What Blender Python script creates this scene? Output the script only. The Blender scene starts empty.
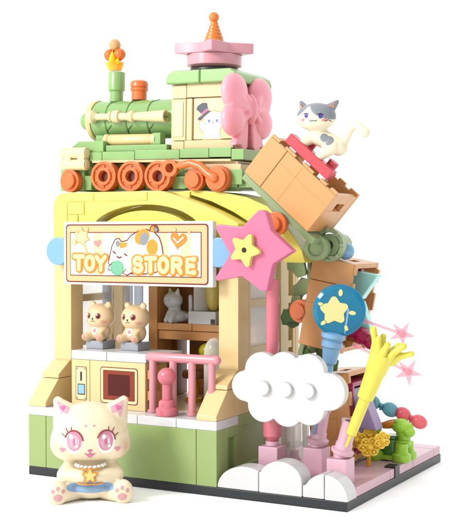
import bpy, bmesh, math, random
from mathutils import Vector, Matrix, Euler
from mathutils.bvhtree import BVHTree
random.seed(4)
PI = math.pi
rad = math.radians
SC = bpy.context.scene
COL = SC.collection
# one scene unit = one stud of the toy (8 mm)
SC.unit_settings.scale_length = 0.008

# ---------------------------------------------------------------- camera
cam_d = bpy.data.cameras.new('camera')
cam = bpy.data.objects.new('camera', cam_d); COL.objects.link(cam)
cam.location = (34.0003, -43.6436, 11.1572)
cam.rotation_euler = (PI/2 - 0.0241643, 0, 0.493368)
cam_d.sensor_fit = 'HORIZONTAL'; cam_d.sensor_width = 36
cam_d.lens = 1173.83/455*36
cam_d.clip_start = 1; cam_d.clip_end = 3000
SC.camera = cam

# ---------------------------------------------------------------- world: white studio
W = bpy.data.worlds.new('World'); SC.world = W; W.use_nodes = True
bg = W.node_tree.nodes['Background']
# white cyclorama all round, dimmed towards the front right to add contrast
wn = W.node_tree
_tc = wn.nodes.new('ShaderNodeTexCoord'); _dp = wn.nodes.new('ShaderNodeVectorMath'); _dp.operation = 'DOT_PRODUCT'
_dp.inputs[1].default_value = (.84, -.5, -.2); wn.links.new(_tc.outputs['Generated'], _dp.inputs[0])
_mr = wn.nodes.new('ShaderNodeMapRange'); _mr.interpolation_type = 'SMOOTHSTEP'
_mr.inputs[1].default_value = .0; _mr.inputs[2].default_value = .85; _mr.inputs[3].default_value = 1.4; _mr.inputs[4].default_value = .58
wn.links.new(_dp.outputs['Value'], _mr.inputs[0]); wn.links.new(_mr.outputs[0], bg.inputs[1])
bg.inputs[0].default_value = (1, 1, 1, 1)

def area(name, loc, target, size, power, color=(1, 1, 1)):
    l = bpy.data.lights.new(name, 'AREA'); l.shape = 'DISK'; l.size = size; l.energy = power; l.color = color
    o = bpy.data.objects.new(name, l); COL.objects.link(o); o.location = loc
    o.rotation_euler = (Vector(target)-Vector(loc)).to_track_quat('-Z', 'Y').to_euler()
    return o
area('key_softbox', (-22, -52, 42), (7, 3, 8), 20, 38000, (1, .985, .96))

vs = SC.view_settings
vs.view_transform = 'Standard'; vs.look = 'None'; vs.exposure = .2; vs.gamma = 1

# ---------------------------------------------------------------- materials
def srgb(h):
    h = h.lstrip('#'); c = [int(h[i:i+2], 16)/255 for i in (0, 2, 4)]
    return tuple((x/12.92 if x <= .04045 else ((x+.055)/1.055)**2.4) for x in c)
MATS = {}
ALB = .60
def plastic(name, hexc, rough=.27, spec=.5, alb=None, sss=0):
    if name in MATS: return MATS[name]
    m = bpy.data.materials.new(name); m.use_nodes = True
    nt = m.node_tree; b = nt.nodes['Principled BSDF']
    c = tuple(min(.86, x*(alb or ALB)) for x in srgb(hexc))
    # moulded plastic: very slight tone and gloss drift over a piece
    tc = nt.nodes.new('ShaderNodeTexCoord'); nz = nt.nodes.new('ShaderNodeTexNoise')
    nz.inputs['Scale'].default_value = .7; nz.inputs['Detail'].default_value = 3
    nt.links.new(tc.outputs['Object'], nz.inputs['Vector'])
    mx = nt.nodes.new('ShaderNodeMix'); mx.data_type = 'RGBA'
    mx.inputs[6].default_value = (*[x*.965 for x in c], 1); mx.inputs[7].default_value = (*[min(.9, x*1.03) for x in c], 1)
    nt.links.new(nz.outputs[0], mx.inputs[0]); nt.links.new(mx.outputs[2], b.inputs['Base Color'])
    mr = nt.nodes.new('ShaderNodeMapRange'); mr.inputs[3].default_value = max(.16, rough-.07); mr.inputs[4].default_value = max(.18, rough-.05)
    nz2 = nt.nodes.new('ShaderNodeTexNoise'); nz2.inputs['Scale'].default_value = 1.3; nz2.inputs['Detail'].default_value = 1
    nt.links.new(tc.outputs['Object'], nz2.inputs['Vector'])
    nt.links.new(nz2.outputs[0], mr.inputs[0]); nt.links.new(mr.outputs[0], b.inputs['Roughness'])
    b.inputs['Specular IOR Level'].default_value = spec
    if sss:
        b.inputs['Subsurface Weight'].default_value = sss
        b.inputs['Subsurface Radius'].default_value = (.25, .15, .1)
    MATS[name] = m
    return m
def clear(name, hexc, mix=.35, rough=.08):
    "clear plastic: see-through with a tint and a glossy skin"
    if name in MATS: return MATS[name]
    m = bpy.data.materials.new(name); m.use_nodes = True; nt = m.node_tree
    b = nt.nodes['Principled BSDF']; out = nt.nodes['Material Output']
    c = srgb(hexc)
    b.inputs['Base Color'].default_value = (*c, 1); b.inputs['Roughness'].default_value = rough
    tr = nt.nodes.new('ShaderNodeBsdfTransparent'); tr.inputs[0].default_value = (*[.25+.75*x for x in c], 1)
    mx = nt.nodes.new('ShaderNodeMixShader')
    lw = nt.nodes.new('ShaderNodeLayerWeight'); lw.inputs[0].default_value = .35
    mr = nt.nodes.new('ShaderNodeMapRange'); mr.inputs[3].default_value = mix; mr.inputs[4].default_value = min(1, mix+.5)
    nt.links.new(lw.outputs['Facing'], mr.inputs[0]); nt.links.new(mr.outputs[0], mx.inputs[0])
    nt.links.new(tr.outputs[0], mx.inputs[1]); nt.links.new(b.outputs[0], mx.inputs[2]); nt.links.new(mx.outputs[0], out.inputs[0])
    MATS[name] = m
    return m
def patched(name, hexc, patches, rough=.38, sss=.0, alb=.7):
    "painted figurine: base colour with crisp painted areas (ellipsoid masks in object space)"
    m = plastic(name, hexc, rough, .35, alb, sss=sss); nt = m.node_tree; b = nt.nodes['Principled BSDF']
    cur = b.inputs['Base Color'].links[0].from_socket
    tc = nt.nodes.new('ShaderNodeTexCoord')
    for (hc, c, r, soft) in patches:
        s = nt.nodes.new('ShaderNodeVectorMath'); s.operation = 'SUBTRACT'; s.inputs[1].default_value = c
        nt.links.new(tc.outputs['Object'], s.inputs[0])
        d = nt.nodes.new('ShaderNodeVectorMath'); d.operation = 'DIVIDE'; d.inputs[1].default_value = r
        nt.links.new(s.outputs[0], d.inputs[0])
        l = nt.nodes.new('ShaderNodeVectorMath'); l.operation = 'LENGTH'; nt.links.new(d.outputs[0], l.inputs[0])
        mr = nt.nodes.new('ShaderNodeMapRange'); mr.inputs[1].default_value = 1-soft; mr.inputs[2].default_value = 1.0
        mr.inputs[3].default_value = 1; mr.inputs[4].default_value = 0
        nt.links.new(l.outputs['Value'], mr.inputs[0])
        mx = nt.nodes.new('ShaderNodeMix'); mx.data_type = 'RGBA'
        nt.links.new(mr.outputs[0], mx.inputs[0]); nt.links.new(cur, mx.inputs[6])
        mx.inputs[7].default_value = (*[x*ALB for x in srgb(hc)], 1); cur = mx.outputs[2]
    nt.links.new(cur, b.inputs['Base Color'])
    return m

WHITE = plastic('white_plastic', '#f7f7fa', .3, alb=.6)
CLOUD = plastic('cloud_white_plastic', '#f6f6f6', .3, alb=.55)
GREEN = plastic('olive_green_plastic', '#a9c078', .36)
TGREEN = plastic('pastel_green_plastic', '#9cc87a', .33)
SGREEN = plastic('sand_green_plastic', '#a4ba86', .36)
LIME = plastic('lime_plastic', '#a6dc3c', .3, alb=.72)
YEL = plastic('pale_yellow_plastic', '#fff070', .34, alb=.7)
CREAM = plastic('cream_plastic', '#ffdfa0', .34)
LCREAM = plastic('light_cream_plastic', '#fdeeb8', .34)
TAN = plastic('tan_plastic', '#f6dba4', .36)
OLIVE = plastic('dull_tan_plastic', '#f3d694', .36)
ORNG = plastic('orange_plastic', '#ff8242', .3)
ORNG2 = plastic('deep_orange_plastic', '#e0521c', .35)
WOOD = plastic('light_orange_brown_plastic', '#f0ac68', .38)
BROWN = plastic('brown_plastic', '#a8682f', .42)
DBROWN = plastic('dark_brown_plastic', '#8a5a2c', .45)
PINK = plastic('pink_plastic', '#f27ea4', .32)
CORAL = plastic('coral_plastic', '#ef8090', .32)
RAIL = plastic('salmon_pink_plastic', '#f5a5b0', .32)
LPINK = plastic('light_pink_plastic', '#f8c3d6', .34)
FPINK = plastic('floor_pink_plastic', '#f4c6d4', .36)
BOW = plastic('bow_pink_plastic', '#fba3b1', .4, alb=.78)
RED = plastic('red_plastic', '#e24a57', .32)
BLACK = plastic('black_plastic', '#22252c', .4)
GREY = plastic('grey_plastic', '#b6bac4', .36)
BLUE = plastic('light_blue_plastic', '#8dc0ec', .32)
MAG = plastic('magenta_plastic', '#c03468', .34)
PURP = plastic('lilac_plastic', '#a58bb8', .36)
INK = plastic('ink_brown', '#8a3b2a', .5, .2)
DRED = plastic('dark_red_print', '#5c1511', .45, .2)
PWHITE = plastic('print_white', '#fffdf8', .4, .3, alb=.74)
PCREAM = plastic('print_cream', '#fbcf98', .4, .3)
PSTRIPE = plastic('print_pale_yellow', '#fde0b8', .4, .3)
PYEL = plastic('print_yellow', '#fff3ae', .4, .3)
PORN = plastic('print_orange', '#f9a838', .4, .3)
PDORN = plastic('print_deep_orange', '#f2953c', .4, .3)
PGREY = plastic('print_grey', '#9aa1a9', .4, .3)
PGRN = plastic('print_green', '#6fc49a', .4, .3)
PLGRN = plastic('print_light_green', '#a8e3c0', .4, .3)
PPINK = plastic('print_pink', '#f3a19a', .4, .3)
PBLUE = plastic('print_blue', '#9fd3f2', .35, .3)
NAVY = plastic('print_slate', '#5a5f6b', .4, .3)
HPINK = plastic('print_hot_pink', '#ee7fae', .4, .3)
EPINK = plastic('print_soft_pink', '#f7bccb', .4, .3)
MAROON = plastic('print_maroon', '#a24a4a', .4, .3)
VIOLET = plastic('print_violet', '#5a49b0', .3, .4)
BLK = plastic('print_black', '#2b1a1a', .3, .4)
GLASS = clear('window_clear_plastic', '#ffffff', .22)
MILK = clear('milky_clear_plastic', '#f4f2ee', .3, .12)
CGREY = clear('smoky_clear_plastic', '#cfd6e2', .4, .1)
AMBER = clear('amber_clear_plastic', '#f6bd22', .5, .06)
TEAL = clear('teal_clear_plastic', '#1f98c2', .4, .08)
AQUA = clear('pale_aqua_clear_plastic', '#a9e6de', .6, .1)
CMAG = clear('magenta_clear_plastic', '#a3144a', .7, .08)
CPINK = clear('pink_clear_plastic', '#f9c0cb', .3, .08)
CGRN = clear('green_clear_plastic', '#4f8a3c', .7, .1)
CBLU = clear('blue_clear_plastic', '#6fb4c4', .5, .08)
CYEL = clear('yellow_clear_plastic', '#ffd21e', .6, .1)
CRED = clear('rose_clear_plastic', '#e8707c', .5, .08)

# ---------------------------------------------------------------- mesh helpers
def T(x, y, z): return Matrix.Translation((x, y, z))
def RX(a): return Matrix.Rotation(a, 4, 'X')
def RY(a): return Matrix.Rotation(a, 4, 'Y')
def RZ(a): return Matrix.Rotation(a, 4, 'Z')
FRONT = Matrix(((1, 0, 0, 0), (0, 0, -1, 0), (0, 1, 0, 0), (0, 0, 0, 1)))   # (u,v,w) -> (x,-w,z): faces -y
SIDE = Matrix(((0, 0, 1, 0), (1, 0, 0, 0), (0, 1, 0, 0), (0, 0, 0, 1)))    # (u,v,w) -> (w,u,v): faces +x

class MB:
    def __init__(s): s.v = []; s.f = []; s.mi = []; s.cur = 0; s.m = Matrix.Identity(4)
    def add(s, vs, fs, m=None):
        M = s.m @ m if m is not None else s.m
        flip = M.to_3x3().determinant() < 0
        n = len(s.v); s.v += [tuple(M @ Vector(p)) for p in vs]
        for f in fs:
            g = [n+i for i in f]
            s.f.append(g[::-1] if flip else g); s.mi.append(s.cur)
        return s
    def box(s, x0, y0, z0, x1, y1, z1, m=None):
        vs = [(x, y, z) for z in (z0, z1) for y in (y0, y1) for x in (x0, x1)]
        return s.add(vs, [(0, 2, 3, 1), (4, 5, 7, 6), (0, 1, 5, 4), (2, 6, 7, 3), (0, 4, 6, 2), (1, 3, 7, 5)], m)
    def lathe(s, prof, n=32, m=None):
        "profile of (r,z), bottom to top, about z; r=0 ends close"
        vs = []; fs = []; rings = []
        for r, z in prof:
            if r < 1e-6: rings.append([len(vs)]); vs.append((0, 0, z))
            else:
                rings.append(list(range(len(vs), len(vs)+n)))
                vs += [(r*math.cos(2*PI*i/n), r*math.sin(2*PI*i/n), z) for i in range(n)]
        for a, b in zip(rings, rings[1:]):
            if len(a) == 1 and len(b) == 1: continue
            for i in range(n):
                j = (i+1) % n
                if len(a) == 1: fs.append((a[0], b[j], b[i]))
                elif len(b) == 1: fs.append((a[i], a[j], b[0]))
                else: fs.append((a[i], a[j], b[j], b[i]))
        if len(rings[0]) > 1: fs.append(rings[0][::-1])
        if len(rings[-1]) > 1: fs.append(rings[-1])
        return s.add(vs, fs, m)
    def cyl(s, c, r, h, axis='z', n=32, r2=None):
        "centre of the base, then h along axis"
        m = T(*c) @ {'z': Matrix.Identity(4), 'x': RY(PI/2), 'y': RX(-PI/2), '-y': RX(PI/2)}[axis]
        return s.lathe([(r, 0), (r if r2 is None else r2, h)], n, m)
    def ring(s, c, ro, ri, h, axis='y', n=36):
        m = T(*c) @ {'z': Matrix.Identity(4), 'x': RY(PI/2), 'y': RX(-PI/2), '-y': RX(PI/2)}[axis]
        vs = []; fs = []
        for r, z in ((ri, 0), (ro, 0), (ro, h), (ri, h)):
            vs += [(r*math.cos(2*PI*i/n), r*math.sin(2*PI*i/n), z) for i in range(n)]
        for k in range(4):
            for i in range(n):
                j = (i+1) % n; a = k*n; b = ((k+1) % 4)*n
                fs.append((a+i, a+j, b+j, b+i))
        return s.add(vs, fs, m)
    def sph(s, c, r, n=24, k=14, m=None):
        r = (r, r, r) if not hasattr(r, '__len__') else r
        prof = [(math.sin(PI*i/k), -math.cos(PI*i/k)) for i in range(k+1)]
        prof[0] = (0, -1); prof[-1] = (0, 1)
        M = T(*c) @ (m if m is not None else Matrix.Identity(4)) @ Matrix.Diagonal((*r, 1))
        return s.lathe(prof, n, M)
    def prism(s, poly, w0, w1, m=None):
        "2D outline (u,v) extruded along w"
        a = sum(p[0]*q[1]-q[0]*p[1] for p, q in zip(poly, poly[1:]+poly[:1]))
        if a < 0: poly = poly[::-1]
        n = len(poly)
        vs = [(p[0], p[1], w0) for p in poly]+[(p[0], p[1], w1) for p in poly]
        fs = [tuple(range(n))[::-1], tuple(range(n, 2*n))]+[(i, (i+1) % n, n+(i+1) % n, n+i) for i in range(n)]
        return s.add(vs, fs, m)
    def tube(s, pts, r, n=12, m=None, flat=1.0, closed=False):
        "tube through points; r a number or one per point; rounded ends; flat squashes along z (w)"
        pts = [Vector(p if len(p) == 3 else (*p, 0)) for p in pts]; N = len(pts)
        rr = r if hasattr(r, '__len__') else [r]*N
        P = list(pts); Rr = list(rr)
        if not closed:   # rounded ends
            d0 = (pts[0]-pts[1]).normalized(); d1 = (pts[-1]-pts[-2]).normalized()
            pre = [(pts[0]+d0*rr[0]*math.sin(t), rr[0]*math.cos(t)) for t in (1.45, 1.1, .75, .38)]
            post = [(pts[-1]+d1*rr[-1]*math.sin(t), rr[-1]*math.cos(t)) for t in (.38, .75, 1.1, 1.45)]
            P = [p for p, _ in pre]+P+[p for p, _ in post]; Rr = [q for _, q in pre]+list(rr)+[q for _, q in post]
        K = len(P); vs = []; fs = []; up = None
        for i in range(K):
            if closed: t = (P[(i+1) % K]-P[i-1])
            else: t = P[min(i+1, K-1)]-P[max(i-1, 0)]
            t = t.normalized() if t.length > 1e-9 else Vector((1, 0, 0))
            if up is None:
                up = Vector((0, 0, 1)) if abs(t.z) < .9 else Vector((0, 1, 0))
            up = (up-t*up.dot(t)).normalized(); sd = t.cross(up)
            for k in range(n):
                a = 2*PI*k/n; o = (sd*math.cos(a)+up*math.sin(a))*Rr[i]
                p = P[i]+o
                vs.append((p.x, p.y, P[i].z+(p.z-P[i].z)*flat))
        for i in range(K if closed else K-1):
            for k in range(n):
                a = i*n; b = ((i+1) % K)*n; l = (k+1) % n
                fs.append((a+k, a+l, b+l, b+k))
        if not closed: fs.append(tuple(range(n))[::-1]); fs.append(tuple(range((K-1)*n, K*n)))
        return s.add(vs, fs, m)
    # flat drawing helpers, in (u,v) at height w
    def fill(s, poly, w, h, mi, m=None):
        c = s.cur; s.cur = mi; s.prism(poly, w-.004, w+h, m); s.cur = c; return s
    def stroke(s, pts, r, w, mi, m=None, flat=.25):
        c = s.cur; s.cur = mi; s.tube([(p[0], p[1], w) for p in pts], r, 8, m, flat); s.cur = c; return s

def ell(cx, cy, rx, ry, n=32, a0=0, a1=2*PI, rot=0):
    full = abs(a1-a0-2*PI) < 1e-6
    k = n if full else n+1
    out = []
    for i in range(k):
        a = a0+(a1-a0)*i/n; x = rx*math.cos(a); y = ry*math.sin(a)
        out.append((cx+x*math.cos(rot)-y*math.sin(rot), cy+x*math.sin(rot)+y*math.cos(rot)))
    return out
def star(cx, cy, R, r, rot=PI/2, n=5, rnd=.0):
    pts = []
    for i in range(n):
        a = rot+2*PI*i/n; b = a+PI/n
        tip = Vector((R*math.cos(a), R*math.sin(a)))
        if rnd:
            for d in (-.5, -.2, .2, .5):
                aa = a+d*rnd; rr = R*(1-abs(d)*rnd*.55)
                pts.append((cx+rr*math.cos(aa), cy+rr*math.sin(aa)))
        else: pts.append((cx+tip.x, cy+tip.y))
        pts.append((cx+r*math.cos(b), cy+r*math.sin(b)))
    return pts
def heart(cx, cy, s, rot=0):
    out = []
    for i in range(36):
        t = 2*PI*i/36
        x = 16*math.sin(t)**3/17; y = (13*math.cos(t)-5*math.cos(2*t)-2*math.cos(3*t)-math.cos(4*t))/17
        out.append((cx+s*(x*math.cos(rot)-y*math.sin(rot)), cy+s*(x*math.sin(rot)+y*math.cos(rot))))
    return out
def rrect(x0, y0, x1, y1, r, n=6):
    out = []
    for cx, cy, a in ((x1-r, y0+r, -PI/2), (x1-r, y1-r, 0), (x0+r, y1-r, PI/2), (x0+r, y0+r, PI)):
        out += [(cx+r*math.cos(a+PI/2*i/n), cy+r*math.sin(a+PI/2*i/n)) for i in range(n+1)]
    return out

def tag(o, label=None, cat=None, group=None, kind=None):
    if label: o['label'] = label
    if cat: o['category'] = cat
    if group: o['group'] = group
    if kind: o['kind'] = kind
    return o
def thing(name, label, cat, loc=(0, 0, 0), rot=(0, 0, 0), group=None):
    o = bpy.data.objects.new(name, None); COL.objects.link(o); o.empty_display_size = .3
    o.location = loc; o.rotation_euler = rot
    return tag(o, label, cat, group)
def obj(name, mb, mats, parent=None, bevel=.03, seg=2, angle=32, label=None, off=None, smooth=True):
    me = bpy.data.meshes.new(name); me.from_pydata(mb.v, [], mb.f)
    me.polygons.foreach_set('material_index', mb.mi)
    for m in (mats if isinstance(mats, (list, tuple)) else [mats]): me.materials.append(m)
    me.validate(); me.update()
    if smooth:
        me.shade_smooth(); me.set_sharp_from_angle(angle=rad(angle))
    o = bpy.data.objects.new(name, me); COL.objects.link(o)
    if bevel:
        b = o.modifiers.new('edge', 'BEVEL'); b.width = bevel; b.segments = seg; b.limit_method = 'ANGLE'
        b.angle_limit = rad(angle); b.harden_normals = True
    if parent: o.parent = parent
    if label: o['label'] = label
    return o
def single(o, loc, rot=(0, 0, 0)):
    o.location = loc; o.rotation_euler = rot; return o
def copy_tree(o, parent=None):
    c = o.copy(); COL.objects.link(c); c.parent = parent
    for ch in list(o.children): copy_tree(ch, c)
    return c
G = .012
def bricks(mb, x0, y0, z0, x1, y1, z1, xs=(), ys=(), zs=()):
    "a wall piece cut into bricks with hairline gaps"
    def cuts(a, b, c):
        c = [a]+[q for q in c if a < q < b]+[b]
        return [(p+(G if i else 0), q-(G if i < len(c)-2 else 0)) for i, (p, q) in enumerate(zip(c, c[1:]))]
    for a, b in cuts(x0, x1, xs):
        for c, d in cuts(y0, y1, ys):
            for e, f in cuts(z0, z1, zs): mb.box(a, c, e, b, d, f)

def blend(name, prims, mat, parent, voxel=.05, smooth=10):
    "union of ellipsoids ('e',c,r[,rot matrix]) and tapered capsules ('c',p,q,r0,r1) fused into one continuous skin"
    mb = MB()
    for p in prims:
        if p[0] == 'e': mb.sph(p[1], p[2], 24, 16, p[3] if len(p) > 3 else None)
        else:
            a, b = Vector(p[1]), Vector(p[2]); L = max(3, int((b-a).length/.12)+1)
            mb.tube([a.lerp(b, i/(L-1)) for i in range(L)], [p[3]+(p[4]-p[3])*i/(L-1) for i in range(L)], 16)
    me = bpy.data.meshes.new(name); me.from_pydata(mb.v, [], mb.f); me.update()
    t = bpy.data.objects.new('tmp', me); COL.objects.link(t)
    r = t.modifiers.new('r', 'REMESH'); r.mode = 'VOXEL'; r.voxel_size = voxel; r.adaptivity = 0
    s = t.modifiers.new('s', 'SMOOTH'); s.factor = .5; s.iterations = smooth
    dg = bpy.context.evaluated_depsgraph_get(); dg.update()
    me2 = bpy.data.meshes.new_from_object(t.evaluated_get(dg)); me2.name = name
    bpy.data.objects.remove(t); bpy.data.meshes.remove(me)
    me2.materials.clear(); me2.materials.append(mat); me2.shade_smooth()
    o = bpy.data.objects.new(name, me2); COL.objects.link(o); o.parent = parent
    bm = bmesh.new(); bm.from_mesh(me2); bvh = BVHTree.FromBMesh(bm); bm.free()
    return o, bvh
class Face:
    "paint laid on a figure's skin: outlines are projected along +y of the figure"
    def __init__(s, bvh, frame=None): s.b = bvh; s.F = frame or Matrix.Identity(4); s.Fi = s.F.inverted()
    def hit(s, u, v, off):
        o = s.F @ Vector((u, -8, v)); d = (s.F.to_3x3() @ Vector((0, 1, 0))).normalized()
        p, n, i, dist = s.b.ray_cast(o, d)
        if p is None: return None
        return p+n*off
    def disc(s, mb, outline, off, mi, rings=6):
        cx = sum(p[0] for p in outline)/len(outline); cy = sum(p[1] for p in outline)/len(outline)
        c = s.hit(cx, cy, off)
        if c is None: return
        vs = [c]; n = len(outline); last = c
        for k in range(1, rings+1):
            for p in outline:
                h = s.hit(cx+(p[0]-cx)*k/rings, cy+(p[1]-cy)*k/rings, off)
                if h is None: h = vs[-1]
                vs.append(h)
        fs = [(0, 1+i, 1+(i+1) % n) for i in range(n)]
        for k in range(rings-1):
            a = 1+k*n; b = a+n
            fs += [(a+i, b+i, b+(i+1) % n, a+(i+1) % n) for i in range(n)]
        c0 = mb.cur; mb.cur = mi; mb.add([tuple(v) for v in vs], fs); mb.cur = c0
    def line(s, mb, pts, r, mi, off=.0):
        P = []
        for a, b in zip(pts, pts[1:]):
            for i in range(4):
                h = s.hit(a[0]+(b[0]-a[0])*i/4, a[1]+(b[1]-a[1])*i/4, off)
                if h is not None: P.append(h)
        h = s.hit(*pts[-1], off)
        if h is not None: P.append(h)
        if len(P) > 1:
            c0 = mb.cur; mb.cur = mi; mb.tube(P, r, 8); mb.cur = c0

# ================================================================ SETTING
mb = MB(); mb.lathe([(0, 0), (420, 0)], 96)
mb = MB(); n = 96
mb.add([(420*math.cos(2*PI*i/n), 420*math.sin(2*PI*i/n), 0) for i in range(n)], [tuple(range(n))])
FLOORM = plastic('white_studio_floor', '#ffffff', .8, .0)
fb = FLOORM.node_tree.nodes['Principled BSDF']
for l in list(fb.inputs['Base Color'].links): FLOORM.node_tree.links.remove(l)
fb.inputs['Base Color'].default_value = (.97, .97, .97, 1)
fl = obj('floor', mb, FLOORM, bevel=0, smooth=False); tag(fl, kind='structure'); fl.location = (8, 6, 0)

# ================================================================ BASE
base = thing('base_plate', 'flat black base tray with a pink tiled floor under the whole toy shop', 'base')
mb = MB()
mb.box(0, 0, .005, 16, 12, .4)
obj('tray', mb, BLACK, base, .03)
mb = MB(); bricks(mb, 10.0, 1.02, .404, 15.97, 11.97, .8, xs=(12, 14), ys=(5, 8, 11)); obj('floor_tiles', mb, FPINK, base, .025)
mb = MB(); mb.box(15.5, 5.5, .404, 16.02, 6.1, .9); obj('connector', mb, BLACK, base, .03)

# ================================================================ STORE BUILDING
store = thing('toy_store', 'little brick-built toy shop with green base walls and yellow arched roof', 'toy building')
mb = MB(); bricks(mb, 0, 0, .404, 10, .9, 2.8, xs=(1, 9))
mb.box(0, .912, .404, .9, 7.9, 2.8); mb.box(.92, 7.0, .404, 9.0, 7.9, 2.8)
obj('front_wall', mb, GREEN, store, .02)
mb = MB()   # side wall: two recessed panels in frames
mb.box(9.3, .92, .404, 9.76, 8, 3.18)
for (a, b, x) in ((.0, 2.0, 10.0), (2.02, 6.2, 9.98), (6.22, 8.0, 9.98)):
    z1 = 2.8 if a == 0 else 3.2
    if a == 0: a0 = .92
    else: a0 = a
    zt = .45 if a == 0 else .5
    mb.box(9.4, a0, z1-zt, x, b, z1); mb.box(9.4, a0, .404, x, b, .95)
    mb.box(9.4, a0, .952, x, a0+(.12 if a == 0 else .45), z1-zt-.002)
    mb.box(9.4, b-(.28 if a == 0 else .6), .952, x, b, z1-zt-.002)
obj('side_wall', mb, GREEN, store, .025)
mb = MB(); bricks(mb, 0, 0, 2.804, 10, 2.0, 3.2, xs=(2, 6, 8), ys=()); obj('white_ledge', mb, WHITE, store, .025)
mb = MB(); bricks(mb, 0, 2.01, 2.804, 9.3, 7.98, 3.2, ys=(3, 4, 5, 6, 7)); obj('shop_floor', mb, TAN, store, .02)
# sloped buttresses and posts
for x0 in (0, 9):
    mb = MB(); e = .008
    pr1 = [(0.0, 3.204), (.0, 3.42), (1.0, 4.42), (2.0, 4.42), (2.0, 3.204)]
    pr2 = [(1.0, 4.44), (1.0, 4.62), (1.9, 5.2), (2.0, 5.2), (2.0, 4.44)]
    for pr in (pr1, pr2):
        mb.prism([(y, z) for y, z in pr], x0+e, x0+1-e, SIDE)
    obj('buttress', mb, CREAM, store, .03)
    mb = MB(); bricks(mb, x0+e, 2.01, 3.204, x0+1-e, 3, 10.8); obj('corner_post', mb, CREAM, store, .03)
# low side parapet behind the buttress and window frames
def side_frame(x0, x1, yend, name):
    mb = MB(); mb.box(x0, 3.01, 3.204, x1, yend, 5.05); obj('side_parapet', mb, OLIVE, store, .02)
    mb = MB()
    for z0, z1 in ((5.07, 5.3), (5.75, 6.1), (7.9, 8.25), (10.45, 10.78)): mb.box(x0+.1, 3.02, z0, x1-.04, yend, z1)
    for y0, y1 in ((3.02, 3.25), (6.35, 7.2), (max(7.21, yend-.3), yend+.002)): mb.box(x0+.06, y0, 5.06, x1-.0, y1, 10.79)
    f = obj('window_frame', mb, OLIVE, store, .02)
    mb = MB(); mb.box((x0+x1)/2-.04, 3.1, 5.2, (x0+x1)/2+.04, yend-.1, 10.6); obj('pane', mb, GLASS, f, 0)
side_frame(9.45, 9.98, 8.0, 'r'); side_frame(.02, .5, 7.3, 'l')
for q in ((.02, 7.35, .5, 7.9), (9.45, 8.02, 9.98, 8.4)): mb = MB(); mb.box(q[0], q[1], 3.2, q[2], q[3], 10.8); obj('rear_post', mb, CREAM, store, .02)
# interior: brown shelf wall
mb = MB(); mb.box(3.45, 5.0, 3.204, 3.95, 7.6, 10.8); mb.box(9.0, 3.1, 3.204, 9.4, 7.9, 5.0)
bricks(mb, 3.97, 5.0, 6.56, 9.3, 7.5, 6.9, xs=(5.9,)); mb.box(3.97, 5.1, 6.1, 9.3, 7.5, 6.54)
obj('shelf', mb, WOOD, store, .025)
mb = MB(); bricks(mb, 4.6, 7.0, 3.22, 9.3, 7.4, 6.08, zs=(4.0, 4.8)); mb.box(3.97, 7.0, 6.92, 9.3, 7.4, 10.8); mb.box(3.97, 6.4, 3.22, 4.25, 7.4, 6.08)
obj('back_panel', mb, BROWN, store, .02)
# roof
mb = MB()
c = [(0, 10.82), (0, 12.5), (.06, 12.78), (.2, 13.0), (.42, 13.14), (.7, 13.18), (5.9, 13.18), (6.5, 13.06), (7.1, 12.86), (7.9, 12.6), (8.8, 12.25), (9.4, 11.97), (10, 11.66), (10, 10.82)]
lower = [(8.4, 10.82), (8.2, 11.2)]+[(5.2-3.0*math.cos(PI-a)*1.0, 11.2+1.38*math.sin(a)) for a in [PI*i/20 for i in range(1, 20)]][::1]
arch = [(5.15+3.0*math.cos(a), 11.2+1.36*math.sin(a)) for a in [PI*i/22 for i in range(23)]]
poly = c+[(8.4, 10.82)]+arch+[(1.9, 10.82)]
mb.prism(poly, -2.9, -1.98, FRONT)
obj('front_gable', mb, YEL, store, .03)
mb = MB()   # raised joints of the slope bricks on the gable face
mb.prism([(.04, 10.85), (.84, 10.85), (.84, 12.72), (.3, 12.98), (.13, 12.78), (.04, 12.5)], -1.975, -1.925, FRONT)
obj('gable_tile', mb, YEL, store, .015)
for q in ((.87, 12.15, 1.8, 12.72), (.87, 11.1, 1.45, 12.12), (.87, 12.75, 2.35, 13.14), (2.38, 12.75, 5.3, 13.14)):
    mb = MB(); mb.box(q[0], 1.925, q[1], q[2], 1.975, q[3]); obj('gable_tile', mb, YEL, store, .015)
mb = MB(); mb.box(.0, 2.92, 12.75, 7.0, 8.0, 13.16); mb.box(0, 2.92, 10.82, .6, 8.0, 12.73)
mb.box(9.3, 2.92, 10.82, 10, 8.4, 11.66)
mb.prism([(5.9, 11.0), (10.0, 11.0), (10.6, 11.2), (10.2, 11.62), (9.2, 12.15), (8.1, 12.63), (7.0, 12.95), (5.9, 13.05)], -5.9, -5.55, FRONT)
a2 = [(5.0+4.0*math.cos(a), 10.9+1.75*math.sin(a)) for a in [PI*i/22 for i in range(23)]]
mb.prism(a2, -4.6, -4.0, FRONT)
a3 = [(5.0+2.75*math.cos(a), 10.9+1.4*math.sin(a)) for a in [PI*i/22 for i in range(23)]]
mb.prism(a3, -2.75, -2.25, FRONT)
obj('roof_deck', mb, YEL, store, .03)
mb = MB()   # bowed roof wing over the right side
outer = [(6.1, 13.16), (7.2, 13.22), (8.6, 13.1), (9.9, 12.85), (10.9, 12.45), (11.6, 11.8), (12.2, 11.1), (12.6, 10.45), (12.75, 9.95)]
inner = [(11.75, 9.95), (11.4, 10.5), (10.8, 11.1), (10.1, 11.68), (9.2, 12.2), (8.1, 12.68), (7.0, 13.0), (6.1, 13.08)]
mb.prism(outer+inner, -5.5, -3.0, FRONT)
obj('roof_wing', mb, YEL, store, .03)
for x in (.72, 9.35):
    mb = MB(); mb.cyl((x, 1.3, 10.4), .66, .66, 'y'); obj('blue_round_brick', mb, BLUE, store, .05)

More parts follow.
